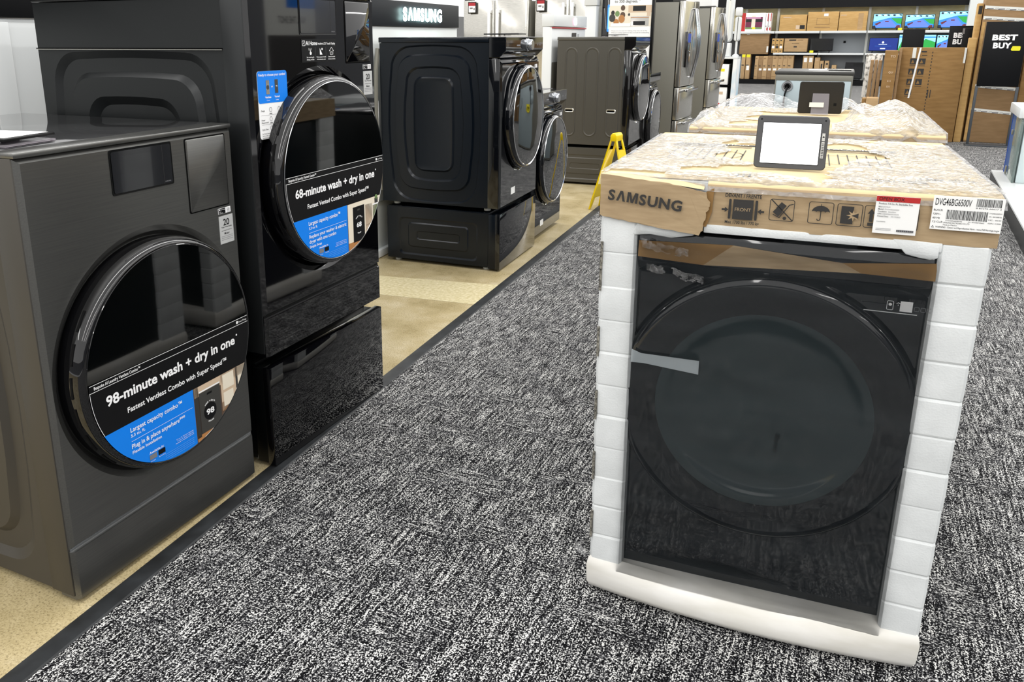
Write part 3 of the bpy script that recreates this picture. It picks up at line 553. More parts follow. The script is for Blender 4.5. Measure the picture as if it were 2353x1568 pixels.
        mb.stroke([(.018, 1.018), (.011, 1.016), (-.006, .989), (-.018, .995)], .0018, y, 0); mb.disc(.004, .9885, .0035, y, 0, 14); mb.stroke([(-.023, 1.025), (.019, .984)], .0022, y, 0)
        um = [(.069 + .0165 * cos(q * pi / 12), 1.006 + .013 * sin(q * pi / 12)) for q in range(13)]; sc_ = []
        for k in range(4):
            x1 = .0525 + k * .00825; sc_ += [(x1 + .00825 * (.5 - .5 * cos(q * pi / 4)) , 1.006 + .0022 * sin(q * pi / 4)) for q in range(4)]
        mb.poly(um + sc_, y, 0); mb.stroke([(.069, 1.018), (.069, 1.0225)], .0012, y, 0); mb.stroke([(.069, 1.008), (.069, .992), (.0675, .9895), (.0645, .9895), (.063, .992)], .0016, y, 0)
        mb.rect(.105, .127, .987, 1.0215, y, 0); st = [(.127 + (.0125 if q % 2 == 0 else .005) * cos(q * pi / 8), 1.004 + (.0115 if q % 2 == 0 else .005) * sin(q * pi / 8)) for q in range(16)]
        mb.poly(st, y - .0004, 2); mb.poly([(.124, 1.004), (.136, 1.009), (.136, .999)], y - .0008, 0)
        mb.rect(.153, .163, .9865, .9925, y, 0); mb.poly([(.155, .9945), (.161, .9945), (.161, 1.010), (.1645, 1.010), (.158, 1.0205), (.1515, 1.010), (.155, 1.010)], y, 0)
        mb.stroke([(.2, 1.0), (.23, 1.0)], .0016, y, 0)
        mb.build('carton_print', ['ink_dark', 'cardboard', 'cardboard'], lid, smooth=False)
        # installation template printed on the lid top
        mb = MB(); zt = ZT + .0012
        def flat(x0, x1, y0, y1, m=0): mb.add([(x0, y0, zt), (x1, y0, zt), (x1, y1, zt), (x0, y1, zt)], [(0, 1, 2, 3)], m)
        def ttop(s_, x, y_, h_, wd, m): vs, fs, a0, a1, cp = glyphs(s_, .02); mb.add([(x + (p - a0) * wd / (a1 - a0), y_ + q * h_ / cp, zt + .0006) for p, q in vs], fs, m)
        for x0, s_ in ((-.30, 'INSTALLATION'), (.02, 'INSTALACION')):
            flat(x0, x0 + .22, .585, .613); ttop(s_, x0 + .02, .590, .019, .17, 1)
            for k in range(2): flat(x0, x0 + .20, .545 + k * .018, .551 + k * .018)
            mb.v += []; 
            for k in range(9): flat(x0 + .02 + k * .021, x0 + .0225 + k * .021, .30 + .03 * (k % 2), .50)
            for k in range(24):
                a0, a1 = 2 * pi * k / 24, 2 * pi * (k + 1) / 24; cx0, cy0 = x0 + .1, .40
                mb.add([(cx0 + R_ * cos(a), cy0 + R_ * .9 * sin(a), zt) for R_, a in ((.088, a0), (.088, a1), (.0905, a1), (.0905, a0))], [(0, 1, 2, 3)], 0)
        flat(-.34, .34, .52, .522); flat(-.34, .34, .27, .272)
        for k, s_ in enumerate(('PISO / FLOOR', '120V 60Hz')): ttop(s_, .16 + .09 * k, .10 + .05 * k, .03, .10, 0)
        for k in range(3): flat(-.1 + k * .012, -.096 + k * .012, .06, .10)
        mb.build('lid_print', ['ink_dark', 'ink_cream'], lid, smooth=False)
        # open-box tag
        mb = MB(); mb.add([(.163, -.0075, .974), (.2365, -.0075, .974), (.2365, -.0085, 1.047), (.163, -.0085, 1.047), (.163, -.0065, .974), (.2365, -.0065, .974), (.2365, -.007, 1.047), (.163, -.007, 1.047)], [(0, 1, 2, 3), (4, 7, 6, 5), (0, 4, 5, 1), (1, 5, 6, 2), (2, 6, 7, 3), (3, 7, 4, 0)])
        tg = mb.build('open_box_tag', 'white_paper', t, smooth=False); y = -.0092
        mb = MB(); mb.rect(.163, .2365, 1.0365, 1.047, y, 0); y -= .0004; mb.text('OPEN BOX', .1675, 1.0388, .0066, y, 1, width=.043)
        mb.text('Product: 7.5 Cu. Ft. Stackable Sma', .168, 1.031, .0032, y, 1, width=.057, bold=.012)
        for k, (a, b) in enumerate((('SKU:', '6537639'), ('Model:', 'DVG46BG6500V'), ('Condition:', 'Excellent'), ('LPN:', 'OBDD06GK10A93'), ('Printed Date:', '03/19/2025'))):
            wa = .0022 * len(a) * .62; mb.text(a, .168, 1.025 - k * .0046, .0026, y, 1, bold=.012); mb.text(b, .169 + wa * 1.25, 1.025 - k * .0046, .0026, y, 2)
        mb.text('Comments:', .168, .9965, .0024, y, 1)
        for k in range(2): mb.rect(.168, .194, .9835 - k * .0026, .9842 - k * .0026, y, 2)
        mb.rect(.2035, .2325, .9795, .9835, y, 2)
        for k in range(9): mb.rect(.2042 + k * .0032, .2052 + k * .0032, .98, .983, y - .0003, 1)
        mb.build('tag_print', ['ink_red', 'ink_black', 'ink_grey'], tg, smooth=False)
        # shipping label
        mb = MB(); mb.box(.258, .3715, -.0072, -.006, .990, 1.054); sl = mb.build('shipping_label', 'white_paper', t); y = -.0076; rnd = random.Random(4)
        mb = MB(); mb.text('DVG46BG6500V', .2615, 1.0365, .0135, y, 0, width=.058, bold=.004)
        for x0, x1, z0, z1, n_ in ((.327, .366, 1.0375, 1.052, 30), (.282, .347, 1.0105, 1.0285, 42)):
            x = x0
            while x < x1: wb = rnd.choice((.0006, .0009, .0013)); mb.rect(x, x + wb, z0, z1, y, 0); x += wb + rnd.choice((.0006, .0008, .0012))
        mb.text('8 87276 66617 3', .327, 1.0335, .0026, y, 0, width=.04)
        for k, s_ in enumerate(('BLACK', '120V~', '60 Hz', '7.5 Cu.ft')): mb.text(s_, .2605, 1.0255 - k * .0075, .0036, y, 0, bold=.006)
        mb.text('DVG46BG6500VA3', .282, 1.0068, .0024, y, 0); mb.text('S/N : 0BVS5BBT00666Z', .318, 1.0066, .0022, y, 0, width=.026)
        mb.text('SAMSUNG ELECTRONICS CO.,LTD', .279, 1.0025, .003, y, 0, width=.042); mb.text('Made in Mexico', .279, .9985, .0026, y, 0)
        for k in range(4): mb.text(('DVG46BG6500VA3', 'S/N : 0BVS5BBT00', 'MC : 0049', 'I/SUM # : 0130058')[k], .3695, 1.0255 - k * .0062, .0024, y, 0, width=.02, align='R')
        mb.stroke([(.2605, .9935), (.2645, .9935), (.2625, .997)], .0006, y, 0, True); mb.text('WARNING : Cancer and Reproductive Harm - www.P65Warnings.ca.gov', .267, .9935, .0034, y, 0, width=.1025, bold=.004)
        mb.build('label_print', 'ink_black', sl, smooth=False)
        # stretch film over the front
        mb = MB(); grid_sheet(mb, -.288, .284, .085, 1.05, 60, 70, lambda x, z: (x, -.010 - .004 * fbm(x * 3, z * 9, 1) - .022 * max(0, 1 - z / .12) * (1 - (x / .37) ** 2) - (.020 * max(0, 1 - abs(z - 1.0) / .09) if z > .9 else 0) * (1 if x < .15 else .4) - .003 * max(0, fbm(x * 9 + 2, z * 30, 5) - .1) * (1 if z > .8 else .3), z), keep=lambda x, z: z < .945 + .01 * fbm(x * 5, 0))
        mb.build('stretch_film', 'front_film', t, ang=180)
        for a, b, L, hh in ((-.275, .905, .10, .02), (-.26, .855, .12, .018)):      # torn film edges, upper left
            mb = MB(); grid_sheet(mb, a, a + L, b, b + hh, 30, 6, lambda x, z: (x, -.016 - .012 * abs(fbm(x * 30, z * 40, 7)), z - .16 * (x - a) + .006 * fbm(x * 40, z * 10)), keep=lambda x, z: fbm(x * 35, z * 60, 2) > -.18); mb.build('torn_film', 'torn_film', t, ang=180)
        mb = MB(); grid_sheet(mb, -.372, -.355, .11, .15, 6, 8, lambda x, z: (x - .022 * (1 - ((z - .13) / .02) ** 2), -.004 + .5 * (x + .355), z)); mb.build('film_tab', 'loose_film', t, ang=180)
    # crumpled film on the lid
    def zf(x, y_):
        c = abs(fbm(x * 9 + seed * 3, y_ * 9, 2.0, 5)) * (.0055 if front else .005) + abs(fbm(x * 30, y_ * 30, seed, 3)) * .002
        edge = min(1, max(0, (min(.375 - abs(x), y_ + .004, DEP - y_)) / .06)); z = ZT + .003 + c * (.25 + .75 * edge)
        if not front:
            for px, py, s1, s2, hgt in ((.25, .42, .12, .42, .078), (.13, .46, .07, .30, .05), (.17, .25, .10, .25, .03), (-.25, .84, .16, .18, .07), (.10, .84, .08, .10, .055), (-.35, .30, .06, .30, .035), (-.12, .88, .16, .06, .04), (.0, .12, .12, .06, .025)):
                q = 1 - abs((x - px) / s1 + .25 * (y_ - py) / s2) - .8 * abs((y_ - py) / s2 - .15 * (x - px) / s1)
                if q > 0: z += .85 * hgt * min(q * 1.25, .55 + .45 * q) * (1 + .16 * fbm(x * 9, y_ * 6))
        if y_ < .02: z -= (.02 - y_) * 1.2
        return (x, y_ - .003, z)
    def keep(x, y_):
        n_ = fbm(x * 5, y_ * 5, 9) * .10
        if front: return not ((-.16 + n_ < x < .155 + n_ and .10 + n_ < y_ < .68 + n_) or (-.36 < x < -.24 and .02 < y_ < .05) or y_ > .80 + n_)
        return not (-.21 + n_ < x < .13 + n_ and .08 + n_ < y_ < .62 + n_)
    mb = MB(); grid_sheet(mb, -.377, .377, -.002, DEP + .002, 150, 160, zf, keep); mb.build('lid_film', 'lid_film', t, ang=180)
    return t
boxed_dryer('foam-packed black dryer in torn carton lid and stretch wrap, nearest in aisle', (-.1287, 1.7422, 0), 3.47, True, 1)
boxed_dryer('second foam-packed dryer behind the front boxed one, loose plastic peaks on its lid', (-.155, 2.835, 0), 2.2, False, 5)
# tablets on the cartons
def tablet(name, label, loc, rz, lean, face_camera, W=.146, Ht=.112):
    t = thing(name, label, 'tablet', loc, rz)
    mb = MB(); mb.rings([[(x, yy + (z) * lean, z) for x, z in rrect(-W / 2 + e, W / 2 - e, e, Ht - e, .009)] for e, yy in ((.002, .012), (0, .010), (0, .002), (.0015, 0))]); o = mb.build('housing', 'tablet_frame', t, ang=30)
    if face_camera:
        mb = MB(); mb.add([(x, z * lean - .0008, z) for x, z in rrect(-.0605, .0585, .0105, .0975, .002)], [tuple(range(40))]); 
        mb = MB(); pts = rrect(-.0615, .0585, .0100, .0985, .002); mb.add([(x, z * lean - .0005, z) for x, z in pts], [tuple(range(len(pts)))]); mb.build('screen_border', 'ink_black', t, smooth=False)
        pts = rrect(-.0600, .0570, .0115, .0970, .001); mb = MB(); mb.add([(x, z * lean - .0009, z) for x, z in pts], [tuple(range(len(pts)))]); mb.build('screen', 'screen_white', t, smooth=False)
        mb = MB()
        for z0, z1 in ((.062, .078), (.026, .060)): mb.add([(x, z * lean - .001, z) for x, z in ((.0605, z0), (.0665, z0), (.0665, z1), (.0605, z1))], [(0, 1, 2, 3)], 0)
        for k in range(9): z0 = .028 + k * .0034; mb.add([(x, z * lean - .0013, z) for x, z in ((.0615, z0), (.0658, z0), (.0658, z0 + .0016), (.0615, z0 + .0016))], [(0, 1, 2, 3)], 1)
        mb.disc(.0635, .070, .002, .070 * lean - .0013, 1); mb.build('side_label', ['stainless', 'ink_black'], t, smooth=False)
        for a in (-1, 1): MB().lathe([(.002, 0), (.0015, -.0008)], (a * (W / 2 - .008), lean * (Ht - .008), Ht - .008), 'y', 10, cap1=True).build('rivet', 'black_satin', t)
    # folding clear stand at the back
    s = 1 if face_camera else 1
    mb = MB(); mb.add([(-.028, .016 + .07 * lean, .075), (.028, .016 + .07 * lean, .075), (.030, .055, .0008), (-.030, .055, .0008), (-.030, .0, .0008), (.030, .0, .0008)], [(0, 1, 2, 3), (3, 2, 5, 4)])
    mb.build('easel_stand', 'clear_acrylic', t, smooth=False)
    return t
tablet('price_tablet', 'grey-framed tablet with blank white screen standing on the front carton', (-.141, 1.925, 1.0605), 4, .27, True)
t = tablet('price_tablet', 'black tablet seen from behind with clear plastic stand, on second carton', (-.165, 3.42, 1.0605), 184, .05, False, W=.152, Ht=.118)
for ch in t.children:
    if ch.name.startswith('housing'): ch.data.materials[0] = MATS['tablet_back']
for a in (-.042, .042): MB().box(a - .006, a + .006, .0125, .0165, .092, .103).build('mount_clip', 'black_matte', t)
MB().box(-.056, -.046, .0125, .014, .03, .045).build('port_cover', 'black_matte', t)
mb = MB(); mb.box(-.012, .037, .052, .0535, .027, .044); mb.build('stand_label', 'off_white', t)
# ------------------------------------------------------------------ front-load washers and dryers (middle distance)
def front_loader(name, label, cat, loc, rz, bm_, fm, style='loops', H=.984, dep=.765, topm=None, knob=True):
    t = thing(name, label, cat, loc, rz); h = WD / 2; cz = .525; hs = .078
    mb = MB(); mb.box(-h + .024, h - .024, hs, dep, .018, H - .03); mb.build('cabinet', bm_, t)
    for s in (-1, 1):
        x = s * (h - .003)
        if style == 'loops':
            mb = MB(); d1 = dep - hs
            def sp(a, b, z0, z1, r, bl, e): return (hs + d1 * a, hs + d1 * b, z0, z1, r, bl, e)
            emboss(mb, [sp(0, 1, .018, H - .032, .002, 0, 0), sp(.100, .900, .032, .938, .132, .022, .0), sp(.112, .888, .042, .928, .125, .022, -.011), sp(.163, .837, .103, .887, .102, .022, -.011), sp(.175, .825, .113, .877, .095, .022, .004),
                        sp(.245, .755, .160, .820, .088, .018, .004), sp(.258, .742, .172, .808, .08, .018, -.008), sp(.316, .687, .213, .767, .062, .004, -.008), sp(.33, .673, .225, .755, .05, .004, .004), sp(.345, .658, .237, .743, .04, .004, .001)], x, s)
            mb.build('side_panel', bm_, t, ang=18)
        else:
            mb = MB(); mb.box(x - .002, x + .002, hs, dep, .018, H - .032); mb.build('side_panel', bm_, t)
            for a, b in ((.10, .225), (.30, .43), (.50, .615)):
                q = (b - a) / 2 - .001; mb = MB(); emboss(mb, [(a, b, .09, .895, q, 0, .002), (a + .006, b - .006, .096, .889, q - .006, 0, .007), (a + .012, b - .012, .102, .883, q - .012, 0, .007), (a + .018, b - .018, .108, .877, q - .018, 0, .003)], x, s); mb.build('side_rib', bm_, t, ang=18)
            for a in (.125, .515):
                mb = MB(); emboss(mb, [(a, a + .095, .31, .348, .018, 0, .003), (a + .006, a + .089, .314, .344, .015, 0, .008), (a + .014, a + .081, .320, .338, .009, 0, .006)], x, s); o = mb.build('grip_rim', 'stainless' if s < 0 else bm_, t)
                mb = MB(); emboss(mb, [(a + .014, a + .081, .320, .338, .009, 0, .0065), (a + .0145, a + .0805, .3205, .3375, .0085, 0, .0066)], x, s); mb.build('grip_hole', 'pure_black', t)
    mb = MB(); mb.box(-h - .003, h + .003, hs + .001, dep + .004, H - .03, H); mb.build('top_panel', topm or bm_, t, bev=.004)
    for s in (-1, 1):
        mb = MB(); mb.box(s * h - .003, s * h + .003, .012, hs - .001, .02, H - .118); mb.build('front_housing', fm, t, bev=.002)
    mb = MB(); mb.prism_x([(-.022, H), (-.022, H - .075), (.016, H - .112), (hs, H - .112), (hs, H)], -h - .002, h + .002); con = mb.build('control_console', fm, t, bev=.003, ang=15)
    mb = MB(); hole_plate(mb, -h, h, .02, H - .14, 0, cz, .325, .010, hs - .004, [(.322, 0), (.312, .01), (.30, .02)]); mb.build('front_panel', fm, t, ang=12)
    mb = MB(); mb.prism_x([(.0, H - .14), (.028, H - .114), (.06, H - .114), (.06, H - .14)], -h, h); mb.build('ledge', fm, t, bev=.002)
    mb = MB(); mb.lathe([(.30, .02), (.306, .0), (.305, -.03), (.299, -.048), (.292, -.054), (.285, -.0535)], (0, 0, cz), 'y', 80); mb.build('door_rim', fm, t, ang=50)
    mb = MB(); mb.lathe([(.2925, -.0535), (.288, -.0575), (.283, -.0545)], (0, 0, cz), 'y', 80); mb.build('door_ring', 'chrome', t)
    mb = MB(); mb.lathe([(.2845, -.053), (.23, -.0575), (.15, -.060), (.001, -.061)], (0, 0, cz), 'y', 80, cap1=True); mb.build('door_glass', 'door_glass', t, ang=60)
    if knob:
        mb = MB(); mb.lathe([(.036, 0), (.036, -.006), (.031, -.008), (.030, -.030), (.027, -.034)], (.035, -.022, H - .045), 'y', 32, cap1=True); k = mb.build('knob', 'satin_knob', con)
        mb = MB(); mb.rect(-.16, -.10, H - .05, H - .043, -.0228, 0)
        for q in range(3): mb.disc(.235 + q * .03, H - .045, .006, -.0228, 0, 12)
        mb.build('console_print', 'ink_grey', con, smooth=False)
        mb = MB(); mb.box(.255, .272, -.001, .0005, .80, .822); mb.box(.285, .302, -.001, .0005, .80, .822); mb.build('badge', 'ink_white', t)
        mb = MB(); mb.box(.262, .305, -.001, .0005, .70, .78); st = mb.build('warranty_sticker', 'grey_paint', t)
        mb = MB(); mb.text('20', .2835, .755, .016, -.0014, 0, align='C', bold=.02); mb.text('Motor', .2835, .73, .007, -.0014, 0, align='C'); mb.build('sticker_print', 'ink_black', st, smooth=False)
        mb = MB(); mb.box(-.155, -.085, -.001, .0005, .075, .115); mb.build('spec_label', 'white_paper', t)
    for a in (-1, 1):
        for b in (.1, dep - .07): MB().lathe([(.02, -.004), (.02, .008), (.012, .010), (.012, .022)], (a * (h - .06), b, .0), 'z', 12, cap0=True).build('foot', 'off_white', t)
    return t
D = front_loader('front_load_dryer', 'navy black front-load dryer with embossed side, raised on pedestal near glowing header', 'dryer', (-1.857, 4.622, .361), 93.5, 'navy_body', 'navy_gloss')
MB().tube([(-.32, .782, .08), (-.352, .784, .30), (-.366, .785, .55), (-.356, .784, .80), (-.33, .782, .92)], .014).build('drain_hose', 'grey_paint', D); MB().box(-.362, -.356, .772, .796, .42, .62).build('hose_sleeve', 'white_paper', D)
pedestal('laundry_pedestal', 'navy black drawer pedestal under the embossed-side dryer', (-1.857, 4.622, 0), 93.5, 'navy_body', 'navy_gloss', .352)
front_loader('front_load_washer', 'black front-load washer on bare floor, partly hidden behind the navy black dryer', 'washer', (-1.945, 5.372, .004), 93.5, 'navy_body', 'navy_gloss', dep=.66)
front_loader('front_load_washer', 'dark grey washer with three ribs on side, on pedestal behind yellow sign', 'washer', (-1.938, 7.742, .361), 93.6, 'gunmetal', 'gunmetal_gloss', 'ribs', dep=.69, topm='gunmetal_top', knob=False)
P_ = pedestal('laundry_pedestal', 'dark grey pedestal under the ribbed grey washer', (-1.938, 7.742, 0), 93.6, 'gunmetal', 'gunmetal_gloss', .352, dep=.67)
mb = MB(); mb.box(-.345, -.3435, .595, .65, .24, .315); mb.build('paper_tag', 'white_paper', P_)
front_loader('front_load_washer', 'black washer beyond the ribbed grey washer, only its round door showing', 'washer', (-1.985, 8.50, .004), 93.6, 'gunmetal', 'gunmetal_gloss', 'ribs', dep=.69, knob=False)
# ------------------------------------------------------------------ display walls with lit headers
def display_wall(name, label, loc, rz, x0, x1, ztop, zdiv, header, panel, fy=.05):
    t = thing(name, label, 'display wall', loc, rz)
    mb = MB(); mb.box(x0, x1, 0, .09, .006, zdiv); mb.build('back_panel', panel, t, bev=.004)
    mb = MB(); mb.box(x0, x1, -fy * .3, .10, zdiv + .004, ztop); mb.build('header', header, t, bev=.004)
    mb = MB(); mb.box(x0, x1, -.03, .09, .004, .05); mb.build('plinth', 'white_gloss', t, bev=.003)
    return t
t = display_wall('display_wall', 'white display wall with dark header and glowing lettering behind navy dryer', (-2.70, 4.75, 0), 93.5, -.85, .82, 1.565, 1.408, 'sign_panel', 'white_wall')
mb = MB(); wordmark(mb, 'S\u039bMSUNG', -.13, 1.449, .078, -.034, 0, .60, .05, 0, .12); mb.build('header_lettering', 'letter_glow', t, smooth=False)
mb = MB(); mb.box(-.8, .8, -.012, -.002, .35, .352); mb.build('panel_joint', 'grey_paint', t)
t = display_wall('display_wall', 'white ribbed display wall with black header, far left behind near washer', (-2.74, 2.0, 0), 91, -1.6, 1.3, 1.75, 1.412, 'sign_black', 'white_gloss')
for k in range(12): MB().box(-1.5 + k * .23, -1.5 + k * .23 + .085, -.012, -.001, .06, 1.40).build('panel_rib', 'off_white' if k % 2 else 'white_gloss', t, bev=.003)
t = display_wall('display_wall', 'white display wall with small glowing round logo and dark red slot', (-2.70, 7.96, 0), 93.3, -.60, .60, 1.548, 1.436, 'white_gloss', 'white_gloss')
mb = MB(); mb.box(-.6, .6, -.012, .02, 1.423, 1.434); mb.build('red_slot', 'price_red', t)
mb = MB(); mb.disc(.115, 1.492, .06, -.0175, 0, rz=.038); mb.build('logo_halo', 'letter_glow_pink', t, smooth=False)
mb = MB(); 
for a, b, r in ((.145, 1.492, .036), (.168, 1.5, .025), (.168, 1.484, .025)): mb.disc(a, b, r, -.020 - r * .02, 0, rz=r * .85)
mb.build('logo_emblem', 'logo_glow', t, smooth=False)
mb = MB(); mb.rect(.08, .24, 1.33, 1.385, -.004, 0); mb.build('spec_card', 'ink_dark', t, smooth=False)
mb = MB(); mb.text('501', .29, 1.345, .032, -.004, 0, bold=.01); mb.build('card_print', 'ink_grey', t, smooth=False)
mb = MB(); mb.rect(-.59, .1, .1, 1.12, -.004, 0); mb.build('picture_print', 'grey_paint', t, smooth=False)
# ------------------------------------------------------------------ refrigerators
def fridge(name, label, loc, rz, W_=.91, Hh=1.75, dep=.70, side='grey_paint', face='stainless', disp=False, zmid=.78, zlow=.40, handles='curved'):
    t = thing(name, label, 'refrigerator', loc, rz); h = W_ / 2
    mb = MB(); mb.box(-h, h, .09, dep, .03, Hh - .012); mb.build('cabinet', side, t, bev=.005)
    mb = MB(); mb.box(-h + .02, h - .02, .075, .092, .05, Hh - .02); mb.build('gasket', 'pure_black', t)
    mb = MB(); mb.box(-h + .03, h - .03, .06, dep - .05, .006, .03); mb.build('base_grille', 'black_matte', t)
    def door(x0, x1, z0, z1, nm):
        mb = MB(); n = 10; fr = []
        for i in range(n + 1): x = x0 + (x1 - x0) * i / n; fr.append((x, .028 * (x / h) ** 2))
        prof = fr + [(x1, .078), (x0, .078)]; mb.prism_z(prof, z0, z1); return mb.build(nm, face, t, bev=.004)
    dl = door(-h, -.0025, zmid + .006, Hh, 'door'); dr = door(.0025, h, zmid + .006, Hh, 'door')
    d1 = door(-h, h, zlow + .005, zmid - .006, 'drawer'); d2 = door(-h, h, .05, zlow - .005, 'drawer')
    for s, d_ in ((-1, dl), (1, dr)):
        x = s * .055
        if handles == 'curved':
            z0, z1 = zmid + .10, Hh - .08; path = [(x, .002, z0)] + [(x, -.02 - .055 * sin(pi * k / 10), z0 + (z1 - z0) * k / 10) for k in range(11)] + [(x, .002, z1)]
            MB().tube(path, .013, 8).build('handle', 'chrome', d_)
        else:
            mb = MB(); z0, z1 = zmid + .12, Hh - .10; mb.box(x - .016, x + .016, -.055, -.035, z0, z1); mb.box(x - .012, x + .012, -.036, .004, z0 + .02, z0 + .05); mb.box(x - .012, x + .012, -.036, .004, z1 - .05, z1 - .02); mb.build('handle', 'bright_handle', d_, bev=.005)
    for d_, z in ((d1, zmid - .06), (d2, zlow - .06)):
        mb = MB(); mb.box(-h + .12, h - .12, -.05, -.03, z, z + .035); mb.box(-h + .14, -h + .17, -.032, .02, z + .005, z + .03); mb.box(h - .17, h - .14, -.032, .02, z + .005, z + .03); mb.build('handle', 'chrome', d_, bev=.004)
    for s in (-1, 1): MB().box(s * (h - .05) - .04, s * (h - .05) + .04, .03, .16, Hh - .010, Hh + .018).build('hinge_cover', 'grey_paint_dark', t, bev=.003)
    if disp:
        mb = MB(); mb.box(-h + .14, -h + .34, -.006, .02, zmid + .22, zmid + .62); dd = mb.build('dispenser', 'black_gloss', dl, bev=.004)
        mb = MB(); mb.rect(-h + .16, -h + .32, zmid + .50, zmid + .60, -.0075, 0); mb.build('dispenser_panel', 'scr_navy', dd, smooth=False)
    for b in (.12, dep - .08):
        for a in (-1, 1): MB().lathe([(.02, 0), (.02, .02), (.012, .035)], (a * (h - .07), b, 0), 'z', 10, cap0=True).build('foot', 'black_matte', t)
    return t
fridge('french_door_fridge', 'stainless french-door fridge with white vertical handles, leftmost behind lit header', (-4.13, 9.38, 0), 0, .85, 1.775, handles='bar')
fridge('french_door_fridge', 'stainless french-door fridge behind the round-logo display wall', (-3.22, 9.44, 0), 0, .85, 1.83, handles='bar')
fridge('french_door_fridge', 'grey-sided stainless fridge with two drawers, nearer one in the row facing aisle', (-1.955, 10.25, 0), 90, .90, 1.735, disp=True, dep=.80)
fridge('french_door_fridge', 'grey-sided stainless fridge with white box on top, farther one facing aisle', (-1.955, 12.25, 0), 90, .90, 1.725, disp=True, dep=.80)
def pricetag(label, x, y, z):
    t = thing('price_tag', label, 'price tag', (x, y, z), 0)
    MB().box(-.055, .055, 0, .014, 0, .135).build('tag_frame', 'black_satin', t, bev=.004)
    mb = MB(); mb.rect(-.045, .045, .012, .088, -.001, 0); mb.rect(-.045, .045, .088, .125, -.001, 1); mb.rect(-.03, .01, .05, .07, -.0016, 2); mb.rect(.02, .036, .04, .066, -.0016, 2); mb.build('tag_face', ['white_paper', 'price_red', 'ink_grey'], t, smooth=False)
    return t
pricetag('small black price tag with red top on left stainless fridge beside the dark header', -4.42, 9.36, 1.625); pricetag('small black price tag with red top on the fridge above round-logo wall', -3.56, 9.42, 1.635)
t = thing('support_column', 'slim white column between stainless fridge and kitchen poster', 'column', (-2.87, 9.15, 0))
MB().box(-.065, .065, 0, .13, .004, 1.68).build('shaft', 'white_gloss', t, bev=.01); MB().box(-.075, .075, -.01, .14, 1.68, 2.6).build('capital', 'white_gloss', t, bev=.008)
t = thing('dark_fridge', 'slim black glossy fridge with glowing strip for its blue reflection, left of the kitchen poster', 'kiosk', (-2.725, 9.25, 0))
MB().box(-.045, .06, 0, .12, .004, 2.0).build('housing', 'black_gloss', t, bev=.006)
mb = MB(); mb.poly(rrect(.018, .056, 1.40, 1.69, .012), -.002); mb.build('blue_reflection', 'scr_blue', t, smooth=False)  # blue reflection on the dark fridge, put in as a glowing strip
mb = MB(); mb.poly(rrect(.03, .044, 1.43, 1.66, .006), -.003); mb.build('reflection_glint', 'scr_cyan', t, smooth=False)  # brighter core of that reflection, also glowing
# poster on stand
t = thing('poster_board', 'framed kitchen poster reading to 350 degrees, standing behind ribbed grey washer', 'poster', (-2.43, 9.20, 0))
MB().box(-.24, .225, .0, .03, .75, 2.15).build('board', 'white_paper', t); MB().box(.225, .255, -.008, .045, .75, 2.15).build('frame', 'black_satin', t, bev=.003); MB().box(-.15, .15, -.12, .18, .006, .03).build('stand_base', 'black_satin', t, bev=.004); MB().tube([(0, .04, .03), (0, .04, .80)], .02).build('stand_pole', 'black_satin', t)
mb = MB(); y = -.001
mb.text('Air fry from 170', -.19, 1.775, .028, y, 0, bold=.01); mb.text('to 350 degrees.', -.185, 1.705, .030, y, 0, width=.255, bold=.008); mb.text('*', .085, 1.715, .02, y, 0)
mb.rect(-.24, .225, 1.455, 1.675, y, 1); y -= .0005
mb.rect(-.03, .225, 1.60, 1.675, y, 2); mb.rect(.02, .16, 1.615, 1.67, y - .0004, 5); mb.rect(0, .2, 1.46, 1.56, y - .0003, 6); mb.rect(.03, .16, 1.47, 1.51, y - .0008, 5); mb.rect(.0, .2, 1.545, 1.552, y - .0008, 4); mb.rect(.175, .215, 1.56, 1.60, y, 2)
for a, b, r, m_ in ((-.20, 1.60, .02, 0), (-.205, 1.545, .035, 7), (-.09, 1.575, .028, 3), (-.10, 1.535, .035, 4), (-.09, 1.65, .024, 3), (-.15, 1.59, .025, 8), (-.02, 1.58, .012, 7), (-.16, 1.50, .03, 4)): mb.disc(a, b, r, y - .0009 - r * .01, m_, 18, rz=r * 1.2)
mb.rect(-.22, 0, 1.455, 1.49, y - .002, 9); mb.text('These are not just for baking, they also do air fry', -.21, 1.405, .011, y, 10, width=.40); mb.text('Without cooking appliances that are built for multitasking', -.21, 1.385, .011, y, 10, width=.42, bold=.01)
mb.build('poster_print', ['ink_dark', 'ink_cream', 'ink_tan', 'ink_brown', 'ink_wood', 'ink_black', 'stainless', 'grey_paint_dark', 'ink_green', 'white_paper', 'ink_grey'], t, smooth=False)
